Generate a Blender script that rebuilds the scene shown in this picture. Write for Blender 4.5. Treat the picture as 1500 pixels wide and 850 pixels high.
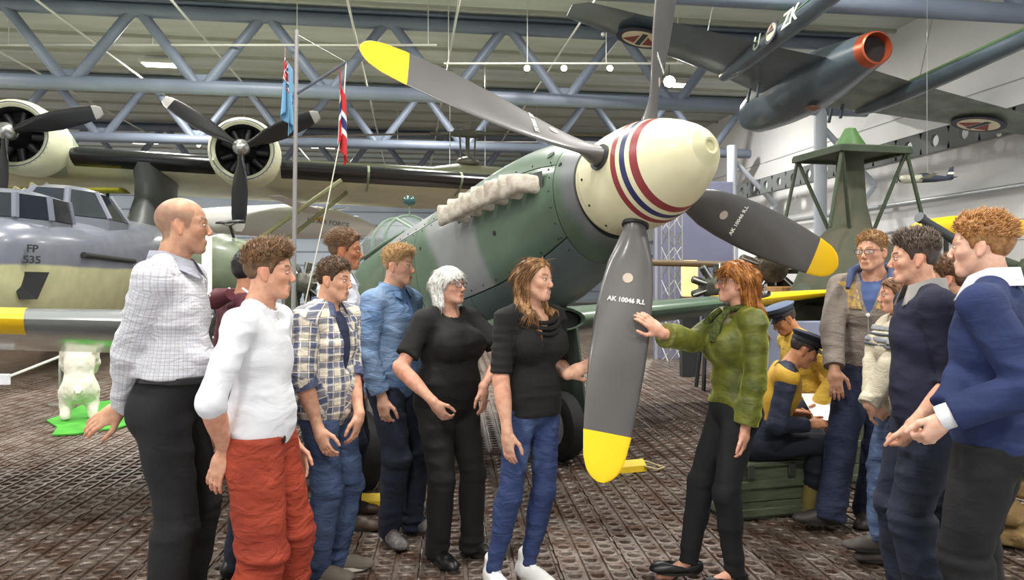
import bpy, bmesh, math, random
import numpy as np
from mathutils import Vector, Matrix, Euler
random.seed(7); np.random.seed(7)
for o in list(bpy.data.objects): bpy.data.objects.remove(o, do_unlink=True)
SC = bpy.context.scene; COL = SC.collection
PI = math.pi
FPX, HOR, CAMZ = 1050.0, 408.0, 1.57
# ------------------------------------------------------------------ camera, world, exposure
cam_d = bpy.data.cameras.new('camera'); cam = bpy.data.objects.new('camera', cam_d); COL.objects.link(cam)
cam.location = (0, 0, CAMZ); cam.rotation_euler = (PI/2, 0, 0)
cam_d.sensor_width = 36; cam_d.lens = 36*FPX/1500; cam_d.shift_y = -(425-HOR)/1500
cam_d.clip_end = 300; cam_d.clip_start = 0.05
SC.camera = cam
W = bpy.data.worlds.new('hall_light'); SC.world = W; W.use_nodes = True
W.node_tree.nodes['Background'].inputs[0].default_value = (1.0, 0.975, 0.94, 1)
W.node_tree.nodes['Background'].inputs[1].default_value = 0.85
SC.view_settings.view_transform = 'Standard'; SC.view_settings.look = 'None'
SC.view_settings.gamma = 1; SC.view_settings.use_curve_mapping = False
SC.view_settings.exposure = -0.14
LAMP_W = 600.0          # watts of each ceiling lamp; lamps are built with their fixtures below
HALL = math.radians(8.0); MAT = math.radians(4.6)

# ------------------------------------------------------------------ helpers
def lin(c):
    r = []
    for v in c[:3]:
        v = v/255.0
        r.append(v/12.92 if v <= .04045 else ((v+.055)/1.055)**2.4)
    return (*r, 1.0)
MATS = {}
def nd(t, typ, **kw):
    n = t.nodes.new(typ)
    for k, v in kw.items(): setattr(n, k, v)
    return n
def M(name, col, rough=.55, metal=0., col2=None, vscale=3., vdet=4., bump=0., bscale=40., spec=.5, coat=0., emit=0., alpha=1., attr=False, stretch=None, trans=0., sheen=0., rand=0., ramp=(.38,.62), fold=0., fscale=11.):
    if name in MATS: return MATS[name]
    m = bpy.data.materials.new(name); m.use_nodes = True; t = m.node_tree
    b = t.nodes['Principled BSDF']; L = t.links.new
    b.inputs['Base Color'].default_value = lin(col); b.inputs['Roughness'].default_value = rough
    b.inputs['Metallic'].default_value = metal; b.inputs['Specular IOR Level'].default_value = spec
    b.inputs['Coat Weight'].default_value = coat; b.inputs['Coat Roughness'].default_value = .12
    if sheen: b.inputs['Sheen Weight'].default_value = sheen; b.inputs['Sheen Roughness'].default_value = .4
    if trans: b.inputs['Transmission Weight'].default_value = trans
    if alpha < 1: b.inputs['Alpha'].default_value = alpha
    if emit: b.inputs['Emission Color'].default_value = lin(col); b.inputs['Emission Strength'].default_value = emit
    tc = nd(t, 'ShaderNodeTexCoord'); src = tc.outputs['Object']
    if stretch:
        mp = nd(t, 'ShaderNodeMapping'); mp.inputs['Scale'].default_value = stretch; L(src, mp.inputs[0]); src = mp.outputs[0]
    cur = None
    if attr:
        a = nd(t, 'ShaderNodeAttribute', attribute_name='paint'); cur = a.outputs['Color']
    if col2 is not None:
        n = nd(t, 'ShaderNodeTexNoise'); n.inputs['Scale'].default_value = vscale; n.inputs['Detail'].default_value = vdet; L(src, n.inputs['Vector'])
        r = nd(t, 'ShaderNodeMapRange'); r.inputs[1].default_value = ramp[0]; r.inputs[2].default_value = ramp[1]; L(n.outputs[0], r.inputs[0])
        x = nd(t, 'ShaderNodeMix', data_type='RGBA'); L(r.outputs[0], x.inputs[0])
        x.inputs[6].default_value = lin(col); x.inputs[7].default_value = lin(col2)
        if attr:
            x.blend_type = 'MULTIPLY'; L(cur, x.inputs[6]); 
        cur = x.outputs[2]
    if rand:
        oi = nd(t, 'ShaderNodeObjectInfo'); mr = nd(t, 'ShaderNodeMapRange'); mr.inputs[3].default_value = 1-rand; mr.inputs[4].default_value = 1+rand; L(oi.outputs['Random'], mr.inputs[0])
        hs = nd(t, 'ShaderNodeHueSaturation'); L(mr.outputs[0], hs.inputs['Value'])
        if cur is not None: L(cur, hs.inputs['Color'])
        else: hs.inputs['Color'].default_value = lin(col)
        cur = hs.outputs[0]
    if cur is not None: L(cur, b.inputs['Base Color'])
    if bump:
        n = nd(t, 'ShaderNodeTexNoise'); n.inputs['Scale'].default_value = bscale; n.inputs['Detail'].default_value = 4; L(src, n.inputs['Vector'])
        bp = nd(t, 'ShaderNodeBump'); bp.inputs['Strength'].default_value = bump; bp.inputs['Distance'].default_value = .01
        L(n.outputs[0], bp.inputs['Height']); L(bp.outputs[0], b.inputs['Normal'])
        if fold:
            n2 = nd(t, 'ShaderNodeTexNoise'); n2.inputs['Scale'].default_value = fscale; n2.inputs['Detail'].default_value = 2.5; n2.inputs['Distortion'].default_value = 1.2; mp2 = nd(t, 'ShaderNodeMapping'); mp2.inputs['Scale'].default_value = (.8,.8,1.7); L(tc.outputs['Object'], mp2.inputs[0]); L(mp2.outputs[0], n2.inputs['Vector'])
            b2 = nd(t, 'ShaderNodeBump'); b2.inputs['Strength'].default_value = fold; b2.inputs['Distance'].default_value = .03; L(n2.outputs[0], b2.inputs['Height']); L(bp.outputs[0], b2.inputs['Normal']); L(b2.outputs[0], b.inputs['Normal'])
    MATS[name] = m
    return m
def stripes_mat(name, base, bands, rough=.75, bump=.15):
    """woven cloth whose stripes follow the garment's own (u,v) attribute; bands: (axis, period m, width m, offset, colour, weight)"""
    if name in MATS: return MATS[name]
    m = M(name, base, rough, bump=bump, bscale=160, fold=.5); t = m.node_tree; L = t.links.new; b = t.nodes['Principled BSDF']
    a = nd(t, 'ShaderNodeAttribute', attribute_name='cloth_uv'); sp = nd(t, 'ShaderNodeSeparateXYZ'); L(a.outputs['Vector'], sp.inputs[0])
    cur = None
    for ax, per, wid, off, col, wt in bands:
        d = nd(t, 'ShaderNodeMath', operation='MULTIPLY_ADD'); L(sp.outputs[ax], d.inputs[0]); d.inputs[1].default_value = 1/per; d.inputs[2].default_value = off+100
        f = nd(t, 'ShaderNodeMath', operation='FRACT'); L(d.outputs[0], f.inputs[0])
        c = nd(t, 'ShaderNodeMath', operation='LESS_THAN'); L(f.outputs[0], c.inputs[0]); c.inputs[1].default_value = wid/per
        w = nd(t, 'ShaderNodeMath', operation='MULTIPLY'); L(c.outputs[0], w.inputs[0]); w.inputs[1].default_value = wt
        x = nd(t, 'ShaderNodeMix', data_type='RGBA'); L(w.outputs[0], x.inputs[0])
        if cur is None: x.inputs[6].default_value = lin(base)
        else: L(cur, x.inputs[6])
        x.inputs[7].default_value = lin(col); cur = x.outputs[2]
    L(cur, b.inputs['Base Color'])
    return m
def at(px, py, d):
    return Vector(((px-750)/FPX*d, d, CAMZ+(HOR-py)/FPX*d))
def tag(o, label=None, cat=None, group=None, kind=None):
    if label: o['label'] = label
    if cat: o['category'] = cat
    if group: o['group'] = group
    if kind: o['kind'] = kind
    return o
def empty(name, loc=(0,0,0), rz=0., label=None, cat=None, group=None, mw=None):
    o = bpy.data.objects.new(name, None); COL.objects.link(o); o.empty_display_size = .1
    if mw is not None: o.matrix_world = mw
    else: o.location = loc; o.rotation_euler = (0, 0, rz)
    return tag(o, label, cat, group)
def link_mesh(name, me, mat, parent=None):
    o = bpy.data.objects.new(name, me); COL.objects.link(o)
    if mat is not None and len(me.materials) == 0: me.materials.append(mat)
    if parent is not None: o.parent = parent
    return o
def frame_of(d):
    d = Vector(d).normalized(); up = Vector((0,0,1)) if abs(d.z) < .95 else Vector((1,0,0))
    x = up.cross(d).normalized(); y = d.cross(x)
    return x, y, d
class MB:
    def __init__(s): s.v = []; s.f = []; s.mi = []; s.cur = 0
    def add(s, vs, fs):
        n = len(s.v); s.v += [tuple(p) for p in vs]
        for f in fs: s.f.append(tuple(i+n for i in f)); s.mi.append(s.cur)
    def box(s, c, size, R=None, bev=0.):
        x, y, z = size[0]/2, size[1]/2, size[2]/2
        if bev:
            bm = bmesh.new(); bmesh.ops.create_cube(bm, size=1)
            for v in bm.verts: v.co = Vector((v.co.x*size[0], v.co.y*size[1], v.co.z*size[2]))
            bmesh.ops.bevel(bm, geom=bm.edges[:], offset=bev, segments=1, affect='EDGES')
            vs = [v.co.copy() for v in bm.verts]; bm.verts.index_update(); fs = [[v.index for v in f.verts] for f in bm.faces]; bm.free()
        else:
            vs = [Vector((a*x, b*y, d*z)) for a in (-1,1) for b in (-1,1) for d in (-1,1)]
            fs = [(0,1,3,2),(4,6,7,5),(0,4,5,1),(2,3,7,6),(0,2,6,4),(1,5,7,3)]
        c = Vector(c)
        s.add([(R @ p if R is not None else p)+c for p in vs], fs); return s
    def ring(s, rings, closed=True, cap=True):
        n = len(rings[0]); base = len(s.v); vs = [p for r in rings for p in r]; fs = []
        for i in range(len(rings)-1):
            for j in range(n if closed else n-1):
                k = (j+1) % n
                fs.append((i*n+j, i*n+k, (i+1)*n+k, (i+1)*n+j))
        if cap and closed:
            fs.append(tuple(range(n-1, -1, -1))); fs.append(tuple((len(rings)-1)*n+j for j in range(n)))
        s.add(vs, fs); return s
    def tube(s, path, r, n=10, cap=True, flat=1., ref=None):
        P = [Vector(p) for p in path]; R = r if isinstance(r, (list, tuple)) else [r]*len(P); rings = []
        px = None
        for i, p in enumerate(P):
            d = (P[min(i+1, len(P)-1)]-P[max(i-1, 0)]).normalized()
            if px is None:
                x = frame_of(d)[0] if ref is None else (Vector(ref)-d*Vector(ref).dot(d)).normalized()
            else:
                x = (px-d*px.dot(d)).normalized()
            px = x; y = d.cross(x)
            rings.append([p+(x*math.cos(a)*flat+y*math.sin(a))*R[i] for a in [2*PI*k/n for k in range(n)]])
        return s.ring(rings, True, cap)
    def lathe(s, prof, c=(0,0,0), axis='x', n=32, cap=True):
        c = Vector(c); rings = []
        for h, r in prof:
            ring = []
            for k in range(n):
                a = 2*PI*k/n; u, w = r*math.cos(a), r*math.sin(a)
                p = {'x': (h, u, w), 'y': (w, h, u), 'z': (u, w, h)}[axis]
                ring.append(Vector(p)+c)
            rings.append(ring)
        return s.ring(rings, True, cap)
    def ell(s, c, r, R=None, n=14, m=9):
        c = Vector(c); vs = []; fs = []
        for i in range(m+1):
            t = PI*i/m
            for k in range(n):
                a = 2*PI*k/n; p = Vector((r[0]*math.sin(t)*math.cos(a), r[1]*math.sin(t)*math.sin(a), r[2]*math.cos(t)))
                vs.append((R @ p if R is not None else p)+c)
        for i in range(m):
            for k in range(n):
                l = (k+1) % n; fs.append((i*n+k, (i+1)*n+k, (i+1)*n+l, i*n+l))
        s.add(vs, fs); return s
    def prism(s, poly, h, c=(0,0,0), R=None):
        n = len(poly); c = Vector(c)
        vs = [Vector((p[0], p[1], -h/2)) for p in poly]+[Vector((p[0], p[1], h/2)) for p in poly]
        vs = [(R @ p if R is not None else p)+c for p in vs]
        s.add(vs, [tuple(range(n-1, -1, -1)), tuple(range(n, 2*n))]+[(j, (j+1) % n, (j+1) % n+n, j+n) for j in range(n)]); return s
    def mesh(s, name, smooth=True, ang=38):
        me = bpy.data.meshes.new(name); me.from_pydata(s.v, [], s.f)
        bm = bmesh.new(); bm.from_mesh(me); bmesh.ops.recalc_face_normals(bm, faces=bm.faces[:]); bm.to_mesh(me); bm.free()
        if any(s.mi): me.polygons.foreach_set('material_index', s.mi)
        if smooth: me.shade_smooth(); me.set_sharp_from_angle(angle=math.radians(ang))
        return me
    def build(s, name, mat, parent=None, smooth=True, ang=38):
        me = s.mesh(name, smooth, ang)
        if isinstance(mat, (list, tuple)):
            for m in mat: me.materials.append(m)
            mat = None
        return link_mesh(name, me, mat, parent)
def text_obj(name, txt, size, mat, parent, mw, extrude=.002, align='CENTER', bold=0.):
    cu = bpy.data.curves.new(name, 'FONT'); cu.body = txt; cu.size = size; cu.extrude = extrude; cu.align_x = align; cu.align_y = 'CENTER'; cu.offset = bold
    cu.resolution_u = 3
    tmp = bpy.data.objects.new('tmp', cu); COL.objects.link(tmp)
    dg = bpy.context.evaluated_depsgraph_get(); me = bpy.data.meshes.new_from_object(tmp.evaluated_get(dg))
    bpy.data.objects.remove(tmp); bpy.data.curves.remove(cu)
    me.name = name
    o = link_mesh(name, me, mat, parent); o.matrix_local = mw
    return o
def mat_axes(origin, x, y, z=None):
    x = Vector(x).normalized(); y = Vector(y); y = (y-x*y.dot(x)).normalized(); z = x.cross(y)
    m = Matrix.Identity(4)
    for i in range(3): m[i][0] = x[i]; m[i][1] = y[i]; m[i][2] = z[i]; m[i][3] = origin[i]
    return m
def hall(x, y, z=0.): return Vector((x*math.cos(HALL)-y*math.sin(HALL), x*math.sin(HALL)+y*math.cos(HALL), z))
def smooth01(x): x = min(1, max(0, x)); return x*x*(3-2*x)
def interp(tab, x): return float(np.interp(x, [t[0] for t in tab], [t[1] for t in tab]))
# ------------------------------------------------------------------ the hall
m_truss = M('truss_blue_grey', (116,126,142), .45, col2=(104,114,130), vscale=.7)
m_deck = M('roof_deck', (196,202,194), .7, col2=(182,188,180), vscale=.35, stretch=(1,6,1))
m_white = M('wall_white', (240,240,238), .75, col2=(230,231,232), vscale=.25)
m_siding = M('siding_grey', (186,196,206), .6, col2=(174,184,196), vscale=.3)
m_dark = M('seam_dark', (40,42,42), .8)
m_steel = M('steel_plank', (122,111,103), .42, metal=.4, col2=(86,64,52), vscale=5, bump=.4, bscale=60, rand=.16)
m_slab = M('concrete_slab', (206,212,216), .8, col2=(186,192,198), vscale=1.2)
Lh = 52.0; CEIL = 9.45; WR = 15.2; WL = -34.0
rot = Matrix.Rotation(HALL, 4, 'Z')
def hstruct(name, mb, mat, smooth=False):
    o = mb.build(name, mat, None, smooth); o.rotation_euler = (0, 0, HALL); return tag(o, kind='structure')
# floor slab with the pierced steel planking on it
fl = MB(); fl.box((-6, 24, -.077), (80, 76, .1)); floor = fl.build('floor', m_slab, None, False); floor.rotation_euler = (0, 0, MAT); tag(floor, kind='structure')
def plank_mesh():
    mb = MB(); n = 12; cw, cl, rw = .092, .1033, .030; PL = 29*cl; hr = .033
    x0s = [-(cw+rw), 0, cw+rw]
    def sq(a):
        c, s_ = math.cos(a), math.sin(a); k = 1/max(abs(c)/(cw/2), abs(s_)/(cl/2)); return (c*k, s_*k)
    for xc in x0s:
        for i in range(29):
            yc = -PL/2+(i+.5)*cl
            A = [2*PI*(k+.5)/n for k in range(n)]
            o_ = [(xc+sq(a)[0], yc+sq(a)[1], 0) for a in A]
            r1 = [(xc+(hr+.006)*math.cos(a), yc+(hr+.006)*math.sin(a), .0025) for a in A]
            r2 = [(xc+hr*math.cos(a), yc+hr*math.sin(a), -.004) for a in A]
            r3 = [(xc+(hr-.004)*math.cos(a), yc+(hr-.001)*math.sin(a), -.0255) for a in A]
            mb.ring([o_, r1, r2, r3], True, False)
            for q in ((1,1),(-1,1),(-1,-1),(1,-1)): pass
    for xc in (-.061, .061):
        w = rw/2
        prof = [(-w, 0), (-w+.004, -.012), (w-.004, -.012), (w, 0)]
        mb.ring([[(xc+p[0], -PL/2, p[1]) for p in prof], [(xc+p[0], PL/2, p[1]) for p in prof]], False)
    xe = 1.5*cw+rw
    for sgn in (-1, 1):
        prof = [(xe, 0), (xe+.006, .004), (xe+.014, .004), (xe+.018, -.016)]
        mb.ring([[(sgn*p[0], -PL/2, p[1]) for p in prof], [(sgn*p[0], PL/2, p[1]) for p in prof]], False)
        for i in range(15):   # the locking lugs along both edges
            y = -PL/2+.1+i*.2
            mb.box((sgn*(xe+.012), y, .006), (.014, .07, .006))
    for y in (-PL/2, PL/2):
        mb.box((0, y, -.008), (2*xe, .004, .016))
    me = mb.mesh('plank', True, 30); me.materials.append(m_steel); return me, PL+.012, 2*(xe+.018)+.006
pl_me, PLEN, PWID = plank_mesh()
Rm = Matrix.Rotation(MAT, 3, 'Z'); far_rows = MB(); npl = 0
cands = []
for c in range(-46, 60):
    lx = c*PWID
    off = (c % 2)*PLEN/2+(c % 3)*.21
    for r in range(-1, 7):
        ly = off+r*PLEN
        pts = [Rm @ Vector((lx, ly+q, 0)) for q in (-PLEN/2, 0, PLEN/2)]
        vis = any(p.y > 1.9 and abs(p.x) < p.y*.715+1.3 for p in pts)
        if vis and ly-PLEN/2 < 10.5: cands.append((ly, lx, c))
        last = ly
cands.sort(); cands = cands[:298]
have = {}
for ly, lx, c in cands:
    o = link_mesh('plank', pl_me, None, floor); o.location = (lx, ly, 0); npl += 1
    have.setdefault(c, []).append(ly)
# beyond the planks one can pick apart: the same planking as one sheet
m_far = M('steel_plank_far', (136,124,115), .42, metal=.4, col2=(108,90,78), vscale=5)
t = m_far.node_tree; L = t.links.new; b = t.nodes['Principled BSDF']
tc = nd(t, 'ShaderNodeTexCoord'); sp = nd(t, 'ShaderNodeSeparateXYZ'); L(tc.outputs['Object'], sp.inputs[0])
def tri(sock, per, off):
    a = nd(t, 'ShaderNodeMath', operation='MULTIPLY_ADD'); L(sock, a.inputs[0]); a.inputs[1].default_value = 1/per; a.inputs[2].default_value = 500+off
    f = nd(t, 'ShaderNodeMath', operation='FRACT'); L(a.outputs[0], f.inputs[0])
    s_ = nd(t, 'ShaderNodeMath', operation='SUBTRACT'); L(f.outputs[0], s_.inputs[0]); s_.inputs[1].default_value = .5
    q = nd(t, 'ShaderNodeMath', operation='MULTIPLY'); L(s_.outputs[0], q.inputs[0]); q.inputs[1].default_value = per
    p = nd(t, 'ShaderNodeMath', operation='POWER'); L(q.outputs[0], p.inputs[0]); p.inputs[1].default_value = 2
    return p.outputs[0]
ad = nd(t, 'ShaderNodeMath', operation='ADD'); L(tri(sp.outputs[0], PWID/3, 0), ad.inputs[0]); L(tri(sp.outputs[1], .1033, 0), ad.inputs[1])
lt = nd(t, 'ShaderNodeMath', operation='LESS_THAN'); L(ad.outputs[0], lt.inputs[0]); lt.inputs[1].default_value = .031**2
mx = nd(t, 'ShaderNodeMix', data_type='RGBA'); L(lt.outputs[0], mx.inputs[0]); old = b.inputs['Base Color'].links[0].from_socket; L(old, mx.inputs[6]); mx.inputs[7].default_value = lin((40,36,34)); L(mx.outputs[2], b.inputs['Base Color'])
for c in range(-70, 60):
    lx = c*PWID; y0 = max(have[c])+PLEN/2 if c in have else (-abs(c)*PWID*0+(2.0 if abs(lx) < 2 else abs(lx)*1.25))
    if y0 < 40: far_rows.box((lx, (y0+46)/2, -.008), (PWID, 46-y0, .016))
fr = far_rows.build('plank_sheet', m_far, floor, False); tag(fr, kind='stuff')
# ceiling deck with its ribs
cb = MB(); cb.box(((WL+WR)/2, 22, CEIL+.1), (WR-WL, 72, .2)); ceil = hstruct('ceiling', cb, m_deck)
rib = MB(); rib.box((0,0,0), (WR-WL, .10, .10)); rib_me = rib.mesh('purlin', False); rib_me.materials.append(M('purlin_grey', (168,168,156), .7))
for i in range(28):
    o = link_mesh('purlin', rib_me, None, ceil); o.location = ((WL+WR)/2, -2+i*1.9, CEIL-.05)
# walls
wb = MB(); wb.box((WR+.1, 24, CEIL/2-.05), (.2, 60, CEIL+.1)); wall_r = hstruct('wall_right', wb, m_white)
wb = MB(); wb.box(((WL+WR)/2, Lh+.2, CEIL/2-.05), (WR-WL, .2, CEIL+.1)); wall_b = hstruct('wall_back', wb, m_siding)
sb = MB(); sb.box((0,0,0), (WR-WL, .06, .07)); sb_me = sb.mesh('siding_joint', False); sb_me.materials.append(M('siding_joint', (120,130,142), .6))
for i in range(9):
    o = link_mesh('siding_joint', sb_me, None, wall_b); o.location = ((WL+WR)/2, Lh+.08, .6+i*.95)
sb = MB(); sb.box((0,0,0), (.03, 60, .025)); sb_me = sb.mesh('wall_joint', False); sb_me.materials.append(M('wall_joint', (176,178,180), .7))
for i in range(5):
    o = link_mesh('wall_joint', sb_me, None, wall_r); o.location = (WR-.01, 24, 1.2+i*1.35)
# perforated grey beam, pipe rails along the right wall
pb = empty('perforated_beam', hall(WR-1.0, 0, 0), HALL, 'dark grey beam with a row of round holes along the white wall', 'beam')
bh, bl, hr_ = .62, 1.05, .17
bm_ = MB(); n = 16
for i in range(2, 40):
    yc = i*bl
    A = [2*PI*(k+.5)/n for k in range(n)]
    def sq(a):
        c_, s_ = math.cos(a), math.sin(a); k = 1/max(abs(c_)/(bl/2), abs(s_)/(bh/2)); return c_*k, s_*k
    for xx, sg in ((0, 1), (.1, -1)):
        bm_.ring([[(xx, yc+sq(a)[0], 5.35+sq(a)[1]) for a in A], [(xx, yc+hr_*math.cos(a), 5.35+hr_*math.sin(a)) for a in A]], True, False)
    bm_.ring([[(0, yc+hr_*math.cos(a), 5.35+hr_*math.sin(a)) for a in A], [(.1, yc+hr_*math.cos(a), 5.35+hr_*math.sin(a)) for a in A]], True, False)
bm_.box((.05, 22, 5.35+bh/2), (.1, 42, .02)); bm_.box((.05, 22, 5.35-bh/2), (.1, 42, .02))
bm_.build('web', M('beam_grey', (112,116,116), .6), pb, False)
for z, r, lab in ((3.86, .085, 'thick grey pipe running along the white wall below the perforated beam'), (3.0, .05, 'thin grey pipe low on the white wall under the thick pipe')):
    t_ = MB().tube([(0,0,z),(0,44,z)], r, 10); o = t_.build('wall_pipe', M('pipe_grey', (176,180,182), .35, metal=.4), None); o.matrix_world = Matrix.Translation(hall(WR-.25, 2, 0)) @ rot; tag(o, lab, 'pipe')
# trusses
def truss(y, xl, xr, zl, zu, lab, first):
    t_ = empty('roof_truss', hall(0, y, 0), HALL, lab, 'truss', 'tubular roof trusses of the hall')
    for z, r in ((zl, .2), (zu, .2)):
        MB().tube([(xl,0,z),(xr,0,z)], r, 14).build('chord', m_truss, t_)
    MB().box(((xl+xr)/2, 0, zu+.22), (xr-xl, .45, .06)).build('top_plate', m_truss, t_, False)
    x = first; sp_ = 1.75; up = True
    while x > xl+sp_: x -= 2*sp_
    while x < xr-sp_:
        MB().tube([(x-.16,0,zl+.1),(x-sp_+.16,0,zu-.1)], .15, 12, False).build('diagonal', m_truss, t_)
        MB().tube([(x+.16,0,zl+.1),(x+sp_-.16,0,zu-.1)], .15, 12, False).build('diagonal', m_truss, t_)
        MB().box((x, 0, zl+.16), (.5, .07, .42), None, .02).build('gusset', m_truss, t_, False)
        x += 2*sp_
    return t_
truss(13.1, -30, WR-.6, 7.0, 9.1, 'blue-grey tubular truss overhead, ending above the hanging jet', -1.5)
truss(21.4, -30, WR-.6, 7.0, 9.1, 'blue-grey tubular truss right above the twin engines of the flying boat', -9.4)
truss(29.5, -32, WR-.6, 7.0, 9.1, 'blue-grey tubular truss over the helicopter rotor', -8.3)
truss(38.0, -32, WR-.6, 7.0, 9.1, 'farthest blue-grey tubular truss near the back wall', -7.0)
for yy, lab in ((21.4, 'light grey round column carrying the truss beside the lattice mast'), (27.8, 'light grey round column farther along the white wall')):
    c_ = empty('steel_column', hall(13.0, yy, 0), HALL, lab, 'column', 'columns along the white wall')
    MB().tube([(0,0,-.02),(0,0,7.0)], .2, 16).build('shaft', M('column_grey', (190,197,208), .5), c_)
    MB().tube([(0,0,2.2),(1.9,.0,4.6)], .1, 10).build('brace', MATS['column_grey'], c_)
    MB().tube([(0,0,6.5),(1.9,.0,4.6)], .1, 10).build('brace', MATS['column_grey'], c_)
    MB().box((0,0,.0), (.5,.5,.04)).build('foot_plate', MATS['column_grey'], c_, False)
# conduits that run the length of the roof
for i, (x, y0, y1, z) in enumerate([(-13,16,46,8.8),(-9.5,17,46,8.7),(-6.0,15,46,8.6),(-1.6,15,46,8.6),(1.2,15,46,8.6),(4.6,16,46,8.6)]):
    o = MB().tube([(0,0,0),(0,y1-y0,0)], .035, 6).build('roof_conduit', M('conduit_white', (206,206,198), .5), None); o.matrix_world = Matrix.Translation(hall(x, y0, z)) @ rot
    tag(o, 'thin white conduit running the length of the roof deck', 'conduit', 'conduits under the roof deck')
# horizontal track rails with spotlights, hung from the roof
def spot_rail(px0, px1, py, d, spots, lab):
    z = CAMZ+(HOR-py)/FPX*d; x0, x1 = (px0-750)/FPX*d, (px1-750)/FPX*d
    r = empty('lighting_rail', ((x0+x1)/2, d, z), 0, lab, 'rail', 'lighting rails under the roof')
    MB().tube([(x0-r.location.x,0,0),(x1-r.location.x,0,0)], .03, 8).build('rail_bar', MATS['conduit_white'], r)
    for q in (.02, .35, .68, .98):
        xx = x0+(x1-x0)*q-r.location.x
        MB().tube([(xx,0,0),(xx,0,CEIL-z+.01)], .014, 6).build('hanger_rod', MATS['conduit_white'], r)
    for px, hang, col, cn, e, rr, sl in spots:
        s = empty('spotlight', ((px-750)/FPX*d, d, z-.032-hang), 0, sl, 'spotlight', 'spotlights on the rails')
        MB().lathe([(-.14,.03),(-.1,rr*1.05),(.02,rr*1.25),(.05,rr*1.25)], axis='y', n=14).build('housing', M('spot_black', (34,34,36), .5), s).rotation_euler = (0,0,PI)
        MB().lathe([(-.052,.001),(-.058,rr*1.1)], axis='y', n=14, cap=False).build('lens', M('lens_'+cn, col, emit=e), s)
        MB().tube([(0,0,0),(0,0,hang)], .015, 6).build('stem', MATS['spot_black'], s)
WRM = (255,240,205)
spot_rail(0, 640, 66, 20.2, [], 'long white lighting rail hanging in front of the truss over the engines')
spot_rail(650, 1000, 93, 20.4, [(px, .12, WRM, 'warm', 16, .08, 'warm white spotlight on the rail behind the raised propeller blades') for px in (772,826,893)]+[(980, .5, WRM, 'glare', 40, .15, 'large glaring lamp low on the rail beside the upright blade')], 'white lighting rail hanging behind the raised propeller blades')
spot_rail(120, 800, 208, 31, [(px, .12, WRM, 'warm', 16, .08, 'warm white spotlight far back over the flying boat wing') for px in (292,543,590,648)]+[(px, .2, (70,90,255), 'blue', 25, .08, 'small spotlight with a glowing blue lens above the green cowling') for px in (748,768)], 'white lighting rail far back over the flying boat wing')
# ceiling lamps: fixture, diffuser and the light they give
def ceiling_lamp(x, y, w, lab):
    l_ = empty('ceiling_lamp', hall(x, y, CEIL-.42), HALL, lab, 'lamp', 'ceiling lamps of the hall')
    MB().box((0,0,.1), (1.5,.62,.14), None, .03).build('housing', M('lamp_housing', (196,196,188), .6), l_, False)
    MB().box((0,0,.015), (1.3,.46,.03)).build('diffuser', M('lamp_glow', (255,246,226), emit=9), l_, False)
    for sx in (-.6, .6): MB().tube([(sx,0,.16),(sx,0,.44)], .012, 6).build('hanger', MATS['lamp_housing'], l_)
    if w:
        ld = bpy.data.lights.new('lamp_light', 'AREA'); ld.shape = 'RECTANGLE'; ld.size = 1.3; ld.size_y = .46; ld.energy = w; ld.color = (1.0, .97, .92)
        lo = bpy.data.objects.new('lamp_light', ld); COL.objects.link(lo); lo.parent = l_; lo.location = (0,0,-.02)
for yy in (-3.5, 3.5, 10.5):
    for xx in (-7.5, -.8, 6.4): ceiling_lamp(xx, yy, LAMP_W, 'white box lamp on the roof over the visitors')
for xx in (-14.5, -5.0, 3.0): ceiling_lamp(xx, 17.3, LAMP_W*1.0, 'white box lamp added on the roof to brighten the far hall, before the truss over the engines')  # row out of view, added to brighten the white jet and the flying boat
for xx in (-18.0, -8.6, .8, 10.2): ceiling_lamp(xx, 26.6, LAMP_W*1.4, 'white box lamp on the roof beyond the near truss')
for xx in (-24, -14.6, -5.0): ceiling_lamp(xx, 42, LAMP_W*1.6, 'white box lamp on the roof far back in the hall')
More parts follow.
